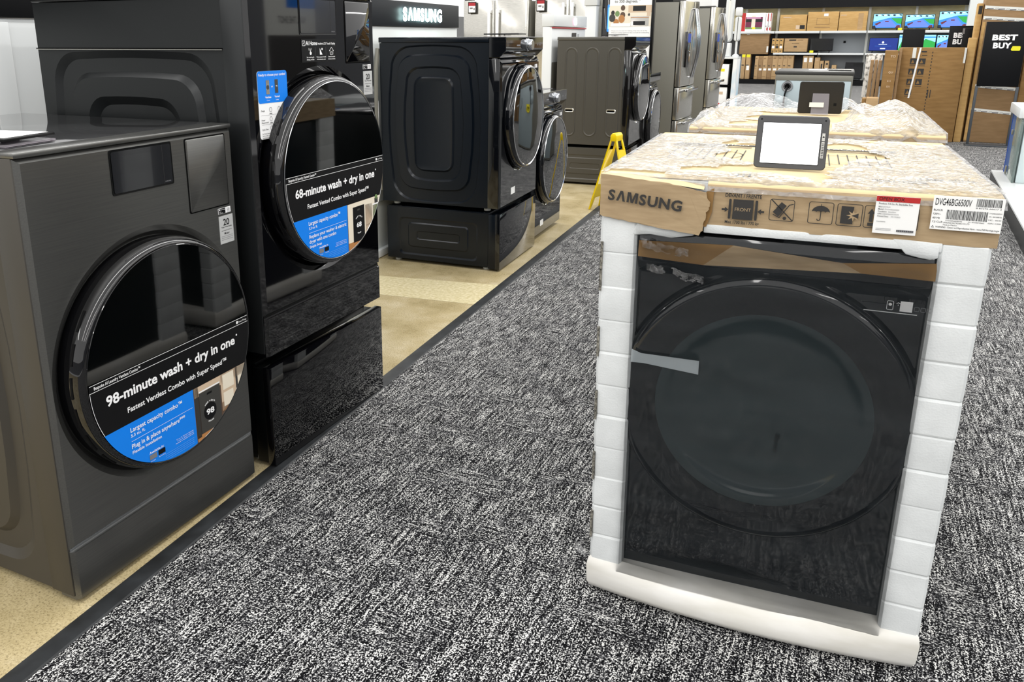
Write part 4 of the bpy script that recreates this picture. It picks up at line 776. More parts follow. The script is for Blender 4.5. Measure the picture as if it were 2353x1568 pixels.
# ------------------------------------------------------------------ yellow wet-floor sign
t = thing('wet_floor_sign', 'yellow folding caution sign standing on the concrete near the carpet edge', 'caution sign', (-1.74, 6.36, 0), 81)
def panel(sgn, nm):
    mb = MB(); hgt = .60; half = .105; dx = .15; th_ = .012
    def P3(u, s, o=0): return (u, sgn * (.012 + dx * (1 - s)) + o, s * hgt + .002)
    def quad(u0a, u1a, s0, u0b, u1b, s1, m=0):
        mb.add([P3(u0a, s0, -th_ / 2), P3(u1a, s0, -th_ / 2), P3(u1b, s1, -th_ / 2), P3(u0b, s1, -th_ / 2), P3(u0a, s0, th_ / 2), P3(u1a, s0, th_ / 2), P3(u1b, s1, th_ / 2), P3(u0b, s1, th_ / 2)], [(0, 1, 2, 3), (7, 6, 5, 4), (0, 4, 5, 1), (1, 5, 6, 2), (2, 6, 7, 3), (3, 7, 4, 0)], m)
    w_ = lambda s: half * (1 - .48 * s)
    for a in (-1, 1):
        lo, hi = w_(0), w_(.16); quad(min(a * lo, a * (lo - .03)), max(a * lo, a * (lo - .03)), 0, min(a * hi, a * (hi - .045)), max(a * hi, a * (hi - .045)), .16)
        lo, hi = w_(.80), w_(.95); quad(min(a * lo, a * (lo - .02)), max(a * lo, a * (lo - .02)), .80, min(a * hi, a * (hi - .02)), max(a * hi, a * (hi - .02)), .95)
    quad(-w_(.16), w_(.16), .16, -w_(.80), w_(.80), .80); o = mb.build(nm, 'yellow_plastic', t, bev=.003)
    mb = MB(); ysurf = lambda z: sgn * (.012 + dx * (1 - z / hgt)) - (th_ / 2 + .001)
    m2 = MB(); m2.text('CAUTION', 0, .40, .032, 0, 0, width=.11, align='C', bold=.02); m2.stroke([(-.035, .29), (.035, .29), (0, .36)], .008, 0, 0, True); m2.text('CUIDADO', 0, .235, .022, 0, 0, width=.11, align='C', bold=.02); m2.text('WET FLOOR', 0, .17, .022, 0, 0, width=.13, align='C', bold=.02)
    m2.v = [(x, ysurf(z) , z) if sgn < 0 else (-x, sgn * (.012 + dx * (1 - z / hgt)) + th_ / 2 + .001, z) for x, y_, z in m2.v]; m2.build('caution_print', 'ink_black', o, smooth=False)
panel(-1, 'front_leaf'); panel(1, 'rear_leaf')
MB().prism_x([(-.028, .555), (-.026, .60), (-.012, .618), (.012, .618), (.026, .60), (.028, .555)], -.06, .06).build('hinge_cap', 'yellow_plastic', t, bev=.005)
# ------------------------------------------------------------------ back of a dryer down the aisle
t = thing('clothes_dryer', 'dryer seen from behind with galvanised back, beyond the boxed dryers', 'dryer', (-.505, 8.75, 0), 1.5)
MB().box(-.343, .343, .012, .74, .02, .985).build('cabinet', 'grey_paint', t, bev=.006); MB().box(-.35, .35, -.004, .75, .985, 1.02).build('top_panel', 'grey_paint_dark', t, bev=.01)
MB().box(-.33, .33, -.002, .012, .05, .965).build('rear_panel', 'galvanised', t, bev=.003)
MB().box(-.335, .335, -.006, .011, .93, .984).build('rear_strip', 'grey_paint', t, bev=.003)
MB().lathe([(.055, 0), (.050, -.012), (.034, -.012), (.028, -.002)], (-.225, -.002, .875), 'y', 24, cap1=True).build('outlet_ring', 'chrome', t); MB().lathe([(.026, -.003), (.022, -.02)], (-.225, -.002, .875), 'y', 16, cap1=True).build('outlet_plug', 'pure_black', t)
MB().tube([(-.225, -.02, .87), (-.24, -.035, .80), (-.245, -.03, .68), (-.22, -.04, .60), (-.16, -.03, .62)], .008).build('power_cord', 'black_satin', t)
for k in range(10): MB().lathe([(.006, -.0025), (.001, -.003)], (-.08 + k * .018, 0, .955), 'y', 8, cap1=True).build('vent_hole', 'pure_black', t)
MB().lathe([(.06, 0), (.055, -.02), (.02, -.03)], (-.28, -.002, .72), 'y', 20, cap1=True).build('valve_cover', 'galvanised', t)
MB().tube([(-.17 + .05 * cos(k * .6), -.03 - .004 * k, .60 + .04 * sin(k * .6)) for k in range(12)], .012).build('yellow_tag_loop', 'yellow_cable', t)
mb = MB(); mb.rect(-.21, -.10, .56, .66, -.006); mb.build('warning_label', 'yellow_label', t, smooth=False)
MB().lathe([(.09, 0), (.085, -.03), (.07, -.03)], (.2, -.002, .70), 'y', 24, cap1=True).build('exhaust_port', 'galvanised', t)
MB().box(-.06, .10, .25, .40, 1.021, 1.026).build('paper_sheet', 'white_paper', t); MB().box(.12, .32, .2, .42, 1.021, 1.03).build('manual', 'black_satin', t)
for a in (-1, 1):
    for b in (.06, .68): MB().lathe([(.02, 0), (.02, .012), (.012, .03)], (a * .28, b, .0), 'z', 10, cap0=True).build('foot', 'black_matte', t)
# ------------------------------------------------------------------ counter on the right
t = thing('service_counter', 'white counter with glass side on a white plinth, right edge', 'counter', (1.15, 8.28, 0), -2)
MB().box(-.09, 1.3, -2.2, .75, .006, .12).build('plinth_base', 'black_satin', t); MB().box(-.09, 1.3, -2.2, .75, .121, .14).build('plinth_top', 'white_gloss', t, bev=.004)
MB().box(.03, 1.2, .0, .68, .141, .68).build('cabinet', 'pale_teal', t, bev=.004); MB().box(.0, .018, -.01, .66, .141, .678).build('glass_side', 'glass_green', t, bev=.002); MB().box(-.004, .0175, .661, .672, .141, .678).build('blue_edge', 'ink_blue_deep', t)
MB().box(-.03, 1.25, -.04, .72, .681, .765).build('counter_top', 'white_gloss', t, bev=.008); MB().box(-.012, -.001, .44, .50, .15, .22).build('glass_clamp', 'grey_paint', t, bev=.002); MB().box(-.012, -.001, .44, .50, .50, .54).build('glass_clamp', 'grey_paint', t, bev=.002)
# ------------------------------------------------------------------ tall cartons and store sign (right background)
def carton(name, label, loc, rz, W_, D_, H_, mat, cat='box', tape=None, group=None, lean=0.0):
    t = thing(name, label, cat, loc, rz, group); t.rotation_euler.x = radians(lean)
    MB().box(-W_ / 2, W_ / 2, 0, D_, 0, H_).build('carton', mat, t, bev=min(.006, D_ * .1))
    MB().box(-W_ / 2 + .002, W_ / 2 - .002, D_ * .42, D_ * .58, H_, H_ + .002).build('tape', tape or 'cardboard_pale', t)
    return t
t = carton('tall_carton', 'widest tall brown carton with handling pictograms and white strap', (.655, 12.5, .008), 0, .735, .20, 1.19, 'cardboard_dark')
mb = MB(); y = -.001
for r in range(4):
    for c in range(2 if r < 3 else 1):
        x, z = -.245 + c * .10 - r * .004, .98 - r * .13; mb.rect(x, x + .075, z, z + .075, y, 0); mb.poly([(x + .01, z + .01), (x + .05, z + .015), (x + .03, z + .06)], y - .0006, 1); mb.rect(x, x + .075, z - .02, z - .015, y, 0)
mb.rect(-.13, -.07, 1.13, 1.15, y, 0); mb.rect(-.12, -.06, 1.09, 1.10, y, 0)
for k in range(26): mb.rect(-.008, .002, .12 + k * .04, .14 + k * .04, y, 0)
mb.rect(.0, .012, .55, .66, y, 0); mb.rect(.03, .04, .56, .66, y, 0); mb.build('carton_print', ['ink_dark', 'cardboard_dark'], t, smooth=False)
MB().add([(-.155, -.004, 1.191), (-.135, -.004, 1.191), (-.195, -.004, .55), (-.215, -.004, .55)], [(0, 1, 2, 3)]).build('white_strap', 'white_paper', t, smooth=False)
MB().box(.345, .3675, -.002, .0, 1.0, 1.19).build('clear_tape', 'off_white', t); MB().box(-.23, -.19, -.002, .0, 1.06, 1.19).build('clear_tape', 'off_white', t)
t = carton('tall_carton', 'narrow tall brown carton lettered TO, left of the widest carton', (.185, 12.3, .008), 0, .15, .3, 1.155, 'cardboard_dark')
mb = MB(); y = -.001
for s_, z, hh in (('TO', 1.07, .03), ('QU', .87, .025), ('E11', .76, .022), ('E11', .69, .022)): mb.text(s_, -.01, z, hh, y, 0, bold=.02)
mb.build('carton_print', 'ink_tan', t, smooth=False)
carton('tall_carton', 'thin brown carton edge between the TO carton and the widest carton', (.283, 12.36, .008), 0, .035, .13, 1.185, 'cardboard_brown')
for x, w_, hh, lab in ((-.028, .04, 1.03, 'leftmost thin upright carton beside white-wrapped stack'), (.02, .035, 1.03, 'middle thin upright carton beside white-wrapped stack'), (.068, .04, 1.025, 'third thin upright carton, beside the TO carton')): carton('thin_carton', lab, (x, 12.4, .008), 0, w_, .3, hh, 'cardboard_brown', group='thin upright cartons')
t = carton('wrapped_stack', 'white patterned wrapped stack left of the thin upright cartons', (-.01, 12.75, .008), 0, .20, .4, 1.10, 'wrap_white')
carton('low_carton', 'low brown carton on floor before the thin cartons', (.03, 11.9, .008), 0, .14, .25, .575, 'cardboard_pale'); carton('low_carton', 'taller of the two low cartons before white-wrapped stack', (-.065, 12.0, .008), 0, .05, .25, .56, 'cardboard_dark')
carton('tall_carton', 'tall leaning carton right of the widest carton, waist of the row', (1.075, 12.55, .008), 0, .085, .12, 1.31, 'cardboard_gold')
t = carton('tall_carton', 'tallest golden leaning carton edge left of the black store sign', (1.116, 12.72, .008), 0, .060, .19, 1.73, 'cardboard_gold')
MB().box(-.02, .02, -.004, -.001, 1.60, 1.70).build('edge_slots', 'ink_dark', t)
t = carton('tall_carton', 'large brown carton with white printed tape bands behind black store sign', (1.405, 12.62, .008), 0, .50, .35, 1.80, 'cardboard_brown')
for z in (1.66, 1.535, .70, .40):
    b = MB(); b.add([(-.252, -.003, z), (.252, -.003, z - .04), (.252, -.003, z + .0), (-.252, -.003, z + .04)], [(0, 1, 2, 3)]); b = b.build('printed_tape', 'off_white', t, smooth=False)
    m2 = MB()
    for k in range(4):
        zc = z - .008 - .01 * k + .012
        m2.rect(-.23 + k * .12, -.16 + k * .12, zc - .006, zc + .006, -.0036, 0)
        for q in range(3): m2.stroke([(-.145 + k * .12 + q * .012, zc - .008), (-.137 + k * .12 + q * .012, zc + .008)], .003, -.0036, 0)
    m2.build('tape_print', 'ink_grey', b, smooth=False)
MB().box(-.2505, -.22, -.004, -.001, .02, 1.5).build('split_edge', 'cardboard_gold', t)
carton('tall_carton', 'dark brown carton at right edge beside the black store sign', (1.80, 12.55, .008), 0, .28, .3, 1.60, 'cardboard_dark')
t = thing('store_sign', 'black floor-standing BEST BUY sign with yellow tag, right background', 'sign', (1.38, 12.25, .007))
MB().box(-.215, .22, 0, .03, .73, 1.50).build('sign_board', 'sign_black', t, bev=.004)
for a in (-.225, .20): MB().box(a, a + .03, .0, .03, .012, .73).build('leg', 'post_grey', t, bev=.003)
MB().box(-.24, .24, -.10, .14, 0, .012).build('base_plate', 'post_grey', t, bev=.003)
mb = MB(); y = -.0015; mb.text('BEST', -.133, 1.285, .064, y, 0, width=.258, bold=.05); mb.text('BUY', -.113, 1.19, .064, y, 0, width=.19, bold=.05)
mb.poly([(.075, 1.175), (.085, 1.16), (.165, 1.16), (.172, 1.168), (.172, 1.205), (.165, 1.213), (.09, 1.213)], y - .0005, 1); mb.build('sign_lettering', ['ink_white', 'yellow_label'], t, smooth=False)
def small_sign(label, x, y_, z, W_, H_, txt, mat='sign_black'):
    t = thing('hanging_sign', label, 'sign', (x, y_, .007)); MB().box(-W_ / 2, W_ / 2, 0, .03, z, z + H_).build('sign_board', mat, t, bev=.004)
    for s in (-1, 1): MB().box(s * W_ * .46 - .012, s * W_ * .46 + .012, .004, .026, .012, z).build('leg', 'post_grey', t)
    MB().box(-W_ / 2, W_ / 2, -.1, .12, 0, .012).build('base_plate', 'post_grey', t)
    if txt:
        mb = MB()
        for k, s_ in enumerate(txt): mb.text(s_, -W_ * .29, 1.315 - k * .085, .062, -.0015, 0, bold=.05)
        mb.build('sign_lettering', 'ink_white', t, smooth=False)
    return t
small_sign('plain black sign panel standing above the widest carton', .437, 13.4, .72, .268, .71, None)
small_sign('black sign with BEST BUY half hidden behind a dark panel', .985, 13.3, .70, .27, .765, ('BEST', 'BUY'))
t = small_sign('dark blank panel standing in front of the half-hidden sign', 1.055, 13.05, .72, .125, .715, None)
mb = MB(); mb.box(-.07, -.045, -.004, -.001, 1.36, 1.43); mb.build('paper_slip', 'ink_grey', t)
# ------------------------------------------------------------------ back wall with shelving
mb = MB(); mb.box(-9, 6, 26.75, 26.9, 0, 5); struct(mb.build('wall_back', 'wall_block', smooth=False))
mb = MB(); mb.box(-9, 2.05, 26.25, 26.4, 2.13, 3.4); struct(mb.build('trim_3', 'sign_black', smooth=False))
mb = MB(); mb.box(2.03, 2.42, 26.0, 26.5, 0, 3.6); struct(mb.build('trim_4', 'white_wall', smooth=False))
t = thing('wall_shelving', 'long white-edged store shelving along the back wall', 'shelving', (0, 26.0, 0))
for x in (-4.6, -3.55, -2.66, -1.47, -.28, .86, 2.0): MB().box(x - .03, x + .03, .55, .60, .01, 2.13).build('upright', 'off_white', t)
for x0, x1 in ((-4.6, -2.67), (-2.65, -1.48), (-1.46, -.30), (-.27, .85), (.87, 2.0)):
    MB().box(x0, x1, .0, .56, 1.43, 1.495).build('shelf_board', 'white_gloss', t, bev=.004)
    if x1 > -2.5: MB().box(x0, x1, .0, .56, .845, .895).build('shelf_board', 'white_gloss', t, bev=.004)
    MB().box(x0, x1, .56, .58, .15, 1.43).build('back_panel', 'shelf_grey' if x0 < -1.5 else 'shelf_pale', t)
MB().box(-4.6, 2.0, .02, .56, .01, .14).build('base_deck', 'black_matte', t)
MB().box(-.86, -.80, .54, .56, 1.16, 1.22).build('socket', 'black_matte', t)
def tv(label, x, z, W_, H_, mode, yy=26.22):
    t = thing('television', label, 'television', (x, yy, z), 0, None)
    MB().box(-W_ / 2, W_ / 2, 0, .05, .05, H_).build('housing', 'black_satin', t, bev=.006)
    for s in (-1, 1): MB().box(s * W_ * .36 - .012, s * W_ * .36 + .012, -.06, .11, 0, .052).build('stand_foot', 'black_satin', t)
    mb = MB(); a, b, c, d = -W_ / 2 + .012, W_ / 2 - .012, .066, H_ - .014; y = -.002
    X = lambda u: a + (b - a) * u; Z = lambda v: c + (d - c) * v
    if mode == 'game':
        mb.rect(a, b, c, d, y, 0); mb.poly([(X(0), Z(.45)), (X(.62), Z(.75)), (X(1), Z(.78)), (X(1), Z(1)), (X(0), Z(1))], y - .001, 1)
        for k in range(9): mb.poly([(X(.05 + k * .105), Z(.86 + .05 * (k % 3))), (X(.13 + k * .105), Z(.84 + .05 * (k % 2))), (X(.14 + k * .105), Z(.95)), (X(.06 + k * .105), Z(.97))], y - .002, 2 if k % 2 else 6)
        mb.poly([(X(.35), Z(.55)), (X(.6), Z(.62)), (X(.9), Z(.05)), (X(.05), Z(.05))], y - .002, 3); mb.poly([(X(.62), Z(.70)), (X(1), Z(.68)), (X(1), Z(.25)), (X(.85), Z(.33))], y - .003, 4)
        mb.poly([(X(.06), Z(.30)), (X(.25), Z(.45)), (X(.28), Z(.38)), (X(.12), Z(.18))], y - .003, 5); mb.poly([(X(.8), Z(.0)), (X(.98), Z(.0)), (X(.95), Z(.22)), (X(.85), Z(.18))], y - .003, 5); mb.poly([(X(0), Z(0)), (X(.12), Z(0)), (X(.08), Z(.18)), (X(0), Z(.15))], y - .003, 6); mb.rect(X(.42), X(.55), Z(.42), Z(.5), y - .003, 5)
        mb.build('screen', ['scr_blue', 'scr_cyan', 'scr_white', 'scr_lilac', 'scr_green', 'scr_red', 'scr_dark'], t, smooth=False)
    elif mode == 'setup':
        mb.rect(a, b, c, d, y, 0); mb.disc(X(.48), Z(.66), H_ * .07, y - .001, 1); mb.rect(X(.33), X(.63), Z(.48), Z(.52), y - .001, 1); mb.rect(X(.2), X(.78), Z(.36), Z(.375), y - .001, 2); mb.rect(X(.4), X(.58), Z(.12), Z(.2), y - .001, 1); mb.build('screen', ['scr_navy', 'scr_white', 'scr_blue'], t, smooth=False)
    elif mode == 'green':
        mb.rect(a, b, c, d, y, 0); mb.poly([(X(0), Z(.1)), (X(.5), Z(.75)), (X(1), Z(.55)), (X(1), Z(0)), (X(0), Z(0))], y - .001, 1); mb.rect(X(0), X(1), Z(.82), Z(.9), y - .002, 2); mb.build('screen', ['scr_cyan', 'scr_green', 'scr_blue'], t, smooth=False)
    else: mb.rect(a, b, c, d, y, 0); mb.build('screen', 'screen_off', t, smooth=False)
    return t
tv('lit television on the upper shelf, left of the three', .176, 1.497, .71, .445, 'game'); tv('lit television on the upper shelf, middle of the three', .95, 1.497, .70, .41, 'game'); tv('lit television on the upper shelf, right and largest of the three', 1.725, 1.497, .68, .485, 'game')
tv('television showing blue setup screen on the middle shelf', .155, .897, .71, .41, 'setup'); tv('lit television with green picture behind plain black sign panel', 1.15, .897, .50, .49, 'green'); tv('lit television on middle shelf left of the half-hidden black sign', 1.62, .897, .42, .48, 'game'); tv('sliver of lit television left of the plain black sign panel', .62, .897, .21, .5, 'green', 26.4)
tv('switched-off black television on the middle shelf', -1.405, .897, .60, .39, 'off'); tv('switched-off black television low on the base shelf', -.50, .142, .46, .50, 'off')
for x, z, lab in ((-1.64, .90, 'small yellow price card before the switched-off television'), (.505, 1.50, 'small yellow price card between the lit upper televisions'), (.47, 1.18, 'small yellow price card beside the blue setup screen')):
    o = MB().box(-.05, .05, 0, .012, 0, .06).build('price_card', 'yellow_label', None, bev=.002); o.location = (x, 26.05 if z < 1 else 26.19, z if z != 1.18 else .897); prop(o, lab, 'price card')
def shelf_box(label, x0, x1, z0, z1, mat, marks=(), name='shelf_carton', group='cartons on the back shelving', yy=26.06, dd=.40):
    t = thing(name, label, 'box', ((x0 + x1) / 2, yy, z0 + .001), 0, group); w_ = x1 - x0; hh = z1 - z0
    MB().box(-w_ / 2 + .002, w_ / 2 - .002, 0, dd, 0, hh).build('carton', mat, t, bev=.006)
    if marks:
        mb = MB(); ms = []
        for u0, u1, v0, v1, m_ in marks:
            if m_ not in ms: ms.append(m_)
            mb.rect(-w_ / 2 + w_ * u0, -w_ / 2 + w_ * u1, hh * v0, hh * v1, -.002 - .0008 * ms.index(m_), ms.index(m_))
        mb.build('carton_print', ms, t, smooth=False)
    return t
S1, S2, S0 = 1.496, .896, .141
t = shelf_box('white and red television box with football picture on the upper shelf', -3.60, -2.95, S1, 2.005, 'white_paper', ((0, .16, 0, 1, 'ink_red'), (.17, .88, .12, .78, 'ink_maroon'), (.17, .88, .50, .66, 'ink_black'), (.17, .88, .12, .22, 'ink_green'), (.42, .58, .2, .86, 'ink_cream'), (.46, .60, .12, .22, 'yellow_label'), (.2, .8, .68, .78, 'ink_pink')))
for x, lab in ((-2.945, 'white and red television box edge, left of the two'), (-2.865, 'white and red television box edge, right of the two')): shelf_box(lab, x, x + .072, S1, 2.0, 'white_paper', ((.55, 1, .04, .2, 'ink_red'), (.7, 1, .55, .98, 'ink_red'), (.2, .45, .25, .3, 'ink_black')))
shelf_box('golden carton with black square mark on the upper shelf', -2.56, -1.85, S1, 1.94, 'cardboard_gold', ((.62, .76, .12, .36, 'ink_tan'), (.77, .95, .12, .36, 'ink_black'), (.12, .42, .82, .87, 'ink_tan'))); 
shelf_box('golden carton with printed rectangle and white slip on the upper shelf', -1.83, -1.035, S1, 2.012, 'cardboard_gold', ((.30, .72, .32, .335, 'cardboard_brown'), (.30, .72, .65, .665, 'cardboard_brown'), (.30, .31, .32, .66, 'cardboard_brown'), (.71, .72, .32, .66, 'cardboard_brown'), (.52, .66, .76, .90, 'white_paper'), (.25, .75, .16, .20, 'cardboard_brown')))
shelf_box('golden carton with shiny tape on the upper shelf beside the televisions', -1.02, -.32, S1, 2.005, 'cardboard_gold', ((.04, .25, .80, .83, 'ink_tan'), (.68, .86, .05, .9, 'cardboard_pale')))
t = shelf_box('large plain brown carton under the football television box', -3.60, -2.80, .850, 1.385, 'cardboard_brown', ((.36, .48, .48, .485, 'cardboard_pale'), (.94, 1, .10, .42, 'off_white'))); shelf_box('flat brown carton lying on top of the large plain carton', -3.58, -2.79, 1.387, 1.428, 'cardboard_pale', ((.2, .3, .3, .7, 'white_paper'),))
for k in range(3): shelf_box('narrow printed carton on the middle shelf, %s of three' % ('left', 'middle', 'right')[k], -2.715 + k * .104, -2.613 + k * .104, .80 if False else S2, 1.293, 'cardboard_gold', ((.15, .6, .82, .9, 'ink_dark'), (.15, .7, .52, .58, 'ink_dark'), (.1, .8, .3, .48, 'white_paper' if k != 1 else 'ink_dark'), (.15, .6, .08, .14, 'ink_dark')))
shelf_box('wide carton with laptop drawing on the middle shelf', -2.38, -1.765, .925, 1.292, 'cardboard_pale', ((.2, .5, .82, .92, 'ink_dark'), (.56, .8, .84, .9, 'cardboard_brown'), (.33, .64, .62, .64, 'ink_dark'), (.42, .56, .32, .42, 'ink_dark'))); shelf_box('flat dark tray under the laptop-drawing carton', -2.385, -1.76, S2, .923, 'black_matte')
names = ['first', 'second', 'third', 'fourth', 'fifth', 'sixth', 'seventh', 'eighth']
for x0, x1, k in ((-3.505, -3.40, 0), (-3.385, -3.26, 1)): shelf_box('upright carton with yellow price card, %s of the pair, base shelf' % ('left', 'right')[k], x0, x1, S0, .848, 'cardboard_pale', ((.05, .9, .88, .99, 'yellow_label'), (.1, .7, .54, .58, 'ink_dark')) + (((.25, .85, .36, .54, 'white_paper'),) if k else ()))
xs = (-3.13, -3.03, -2.91, -2.78, -2.652, -2.50, -2.367, -2.24, -2.083)
for k in range(8): shelf_box('%s upright carton from left in the row of eight on base shelf' % names[k], xs[k], xs[k + 1], S0, (.797, .797, .798, .806, .808, .812, .817, .819)[k], ('cardboard_pale', 'cardboard_brown')[k % 2 if k < 4 else 0], ((.15, .6, .88, .92, 'cardboard_brown'), (.15, .55, .56, .59, 'ink_dark'), (.1, .5, .45, .47, 'cardboard_dark')) + (((.25, .85, .38, .47, 'white_paper'),) if 0 < k < 6 else ()) + ((.1, .8, .1, .13, 'cardboard_brown'),))
for x0, x1, z1, k in ((-1.838, -1.70, .813, 0), (-1.697, -1.56, .814, 1), (-1.527, -1.388, .766, 2), (-1.382, -1.285, .678, 3), (-1.26, -1.148, .679, 4), (-1.07, -.95, .56, 5)):
    shelf_box(('left carton with white round sticker on base shelf', 'right carton with white round sticker on base shelf', 'plain slim carton right of the round-sticker pair', 'short dark-printed carton beside the white-label one', 'short carton with white label on base shelf', 'smallest carton alone on the base shelf')[k], x0, x1, S0, z1, 'cardboard_pale', (((.2, .8, .74, .92, 'white_paper'), (.2, .7, .40, .46, 'ink_dark')), ((.2, .8, .74, .92, 'white_paper'), (.2, .7, .40, .46, 'ink_dark')), ((.2, .7, .88, .9, 'ink_tan'),), ((.3, .7, .5, .85, 'ink_dark'),), ((.2, .8, .5, .64, 'white_paper'), (.3, .8, .8, .88, 'ink_dark')), ((.35, .65, .4, .8, 'ink_dark'),))[k])
# ------------------------------------------------------------------ air purifier stand
t = thing('display_stand', 'white display stand with black cubby and boxes, left of back shelving', 'display stand', (-2.43, 16.3, .007))
MB().box(-.20, .16, .0, .45, .94, .975).build('stand_top', 'white_gloss', t, bev=.004); MB().box(.09, .16, .0, .45, 0, .94).build('side_panel', 'stand_print', t); MB().box(-.20, .09, .40, .45, 0, .94).build('back_panel', 'pure_black', t); MB().box(-.20, .088, .0, .40, 0, .05).build('base', 'pure_black', t); MB().box(-.20, .088, .0, .40, .44, .47).build('shelf_board', 'pure_black', t); MB().box(.066, .088, .0, .40, .05, .94).build('inner_wall', 'pure_black', t)
for z, lab in ((.471, 'white appliance box with yellow label in the upper cubby'), (.051, 'white appliance box in the lower cubby')):
    b = thing('appliance_box', lab, 'box', (-2.53, 16.32, .007 + z)); MB().box(-.09, .12, 0, .3, 0, .37).build('carton', 'white_paper', b, bev=.005); mb = MB(); mb.rect(-.05, .05, .24, .29, -.002, 0); mb.rect(-.02, .02, .05, .08, -.002, 1); mb.build('carton_print', ['yellow_label' if z > .2 else 'ink_tan', 'ink_red'], b, smooth=False)
t = thing('tower_fan', 'tall white bladeless tower fan on the display stand', 'fan', (-2.50, 16.5, .983))
MB().box(-.12, .07, -.1, .1, 0, .25).build('base', 'white_gloss', t, bev=.02); 
mb = MB(); mb.rings([[(x, yy, z) for x, z in rrect(-.075 + e, .075 - e, .27 + e, 1.10 - e, .06)] for e, yy in ((.02, -.05), (0, -.02), (0, .05), (.02, .08))]); mb.build('loop', 'white_gloss', t, ang=40); mb = MB(); mb.rings([[(x, yy, z) for x, z in rrect(-.02, .012, .33, 1.0, .012)] for yy in (-.051, -.055)]); mb.build('air_slot', 'off_white', t)
MB().box(-.055, -.02, -.102, -.099, .10, .14).build('control_dot', 'ink_dark', t)
t = thing('tower_fan', 'shorter white fan with drooping paddle beside the tall tower fan', 'fan', (-2.33, 16.45, .983)); MB().lathe([(.06, 0), (.06, .03), (.02, .05), (.02, .32)], (0, 0, 0), 'z', 20, cap0=True).build('pole', 'white_gloss', t)
mb = MB(); mb.rings([[(x, yy, z) for x, z in rrect(-.055 + e, .055 - e, .28 + e, .72 - e, .045)] for e, yy in ((.015, -.05), (0, -.02), (0, .04), (.015, .06))]); mb.build('paddle', 'white_gloss', t, ang=40); MB().box(-.06, .06, -.05, .05, .73, .88).build('head', 'white_gloss', t, bev=.02)
o = thing('appliance_box', 'white appliance carton on top of the farther grey-sided fridge', 'box', (-2.30, 12.22, 1.745)); MB().box(-.20, .24, -.25, .25, 0, .42).build('carton', 'white_paper', o, bev=.006)
mb = MB(); mb.rect(-.16, -.06, .1, .16, -.252, 0); mb.build('carton_print', 'ink_grey', o, smooth=False)
# price cards lying on the machines
def card_holder(label, loc, rz, s=1.0):
    t = thing('price_tag', label, 'price tag', loc, rz)
    MB().box(-.075 * s, .075 * s, -.11 * s, .11 * s, .0, .004).build('acrylic_base', 'clear_acrylic', t); MB().box(-.075 * s, .075 * s, -.11 * s, .11 * s, .012, .019).build('tag_frame', 'black_satin', t, bev=.002)
    mb = MB(); mb.add([(-.066 * s, -.10 * s, .0195), (.066 * s, -.10 * s, .0195), (.066 * s, .06 * s, .0195), (-.066 * s, .06 * s, .0195)], [(0, 1, 2, 3)], 0); mb.add([(-.066 * s, .06 * s, .0195), (.066 * s, .06 * s, .0195), (.066 * s, .10 * s, .0195), (-.066 * s, .10 * s, .0195)], [(0, 1, 2, 3)], 1); mb.build('tag_face', ['white_paper', 'price_red'], t, smooth=False)
    for a in (-1, 1): MB().box(a * .05 * s - .008, a * .05 * s + .008, -.02, .02, .0035, .0125).build('tag_post', 'clear_acrylic', t)
    return t
card_holder('price tag in black frame lying on top of the stainless combo washer', (-1.80, 1.215, 1.1115), 100); card_holder('flat black price tag lying on top of the navy dryer', (-2.0, 4.70, 1.3465), 95); card_holder('flat black price tag lying on top of the ribbed grey washer', (-2.2, 7.8, 1.3465), 95)

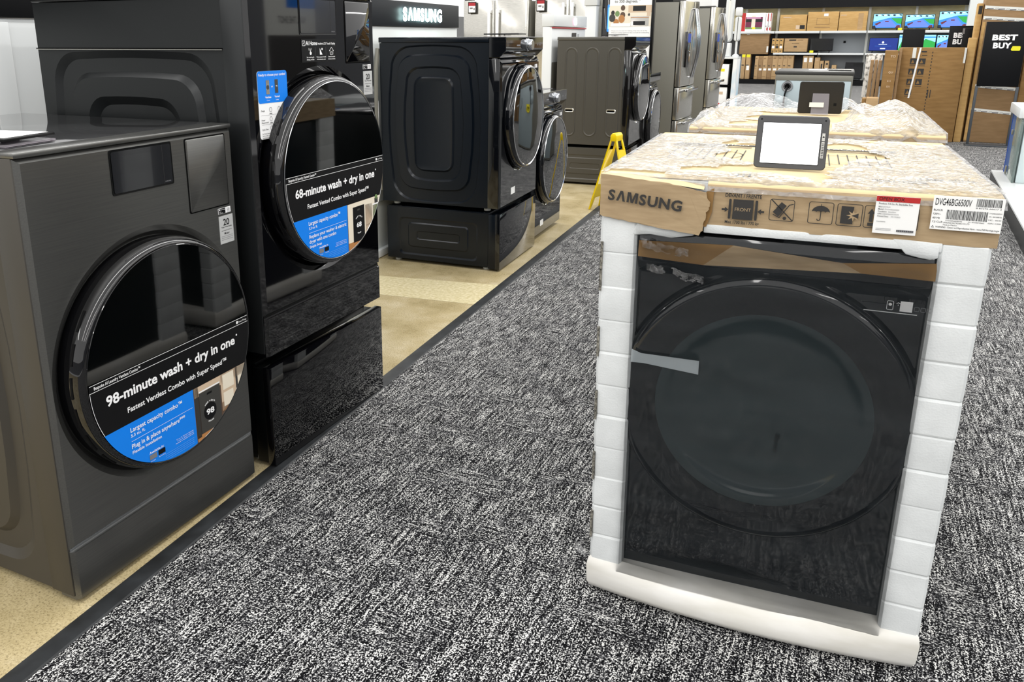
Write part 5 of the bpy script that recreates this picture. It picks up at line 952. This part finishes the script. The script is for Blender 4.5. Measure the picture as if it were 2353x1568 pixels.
# ------------------------------------------------------------------ things standing outside the frame that the glossy doors reflect
t = thing('kitchen_range', 'black and steel range with two knobs, seen mirrored in the black combo door', 'range', (-.53, 4.80, 0), -90)
MB().box(-.378, .378, .03, .66, .03, .90).build('body', 'black_satin', t, bev=.004); MB().box(-.38, .38, .0, .67, .90, .925).build('cooktop', 'black_gloss', t, bev=.004)
MB().prism_x([(.03, .80), (-.01, .81), (.0, .90), (.03, .90)], -.378, .378).build('control_panel', 'stainless', t, bev=.002)
for a in (-.30, -.19, .19, .30): MB().lathe([(.028, 0), (.026, -.02), (.012, -.024), (.012, -.036)], (a, -.006, .855), 'y', 20, cap1=True).build('knob', 'satin_knob', t)
MB().box(-.37, .37, -.012, .03, .24, .795).build('oven_door', 'stainless', t, bev=.004); MB().box(-.29, .29, -.016, -.011, .32, .66).build('oven_window', 'black_gloss', t, bev=.002)
MB().tube([(-.31, -.012, .735), (-.31, -.05, .74), (.31, -.05, .74), (.31, -.012, .735)], .014).build('door_handle', 'stainless', t)
MB().box(-.37, .37, -.008, .03, .05, .23).build('storage_drawer', 'stainless', t, bev=.004)
for a in (-.32, .32):
    for b in (.08, .60): MB().lathe([(.02, 0), (.02, .03)], (a, b, 0), 'z', 10, cap0=True).build('foot', 'black_matte', t)
t = thing('poster_board', 'pale poster reading NAIL THE SHOT, seen mirrored in the black combo display', 'poster', (3.0, 8.55, 0), -90)
MB().box(-.5, .5, 0, .03, .75, 2.05).build('board', 'off_white', t, bev=.003); MB().box(-.25, .25, -.15, .2, .006, .03).build('stand_base', 'black_satin', t, bev=.004); MB().tube([(0, .045, .03), (0, .045, .8)], .02).build('stand_pole', 'black_satin', t)
mb = MB(); mb.text('NAIL THE SHOT', 0, 1.52, .085, -.0015, 0, width=.56, align='C', bold=.01); mb.rect(-.5, .5, .75, 1.38, -.0015, 1); mb.rect(-.5, .1, 1.70, 2.05, -.0015, 2); mb.build('poster_print', ['ink_dark', 'grey_paint_dark', 'ink_blue'], t, smooth=False)
for k in range(4):  # unseen cabinets added to darken the reflected side of the aisle
    c = thing('added_cabinet', ('unseen grey cabinet added across the aisle, nearest', 'unseen grey cabinet added across the aisle, second', 'unseen grey cabinet added across the aisle, third', 'unseen grey cabinet added across the aisle, farthest')[k], 'cabinet', (3.6, 1.4 + k * 1.15, 0), -90)
    MB().box(-.5, .5, .02, .6, .1, .88).build('body', 'room_dark', c, bev=.004); MB().box(-.48, .48, .06, .58, .006, .1).build('toe_kick', 'black_matte', c); MB().box(-.51, .51, 0, .62, .881, .92).build('worktop', 'off_white', c, bev=.004)
    for s in (-1, 1):
        d = MB().box(min(s * .01, s * .49), max(s * .01, s * .49), -.001, .019, .12, .87).build('cabinet_door', 'room_grey', c, bev=.003); MB().tube([(s * .06, -.02, .55), (s * .06, -.02, .75)], .006).build('handle', 'chrome', d)
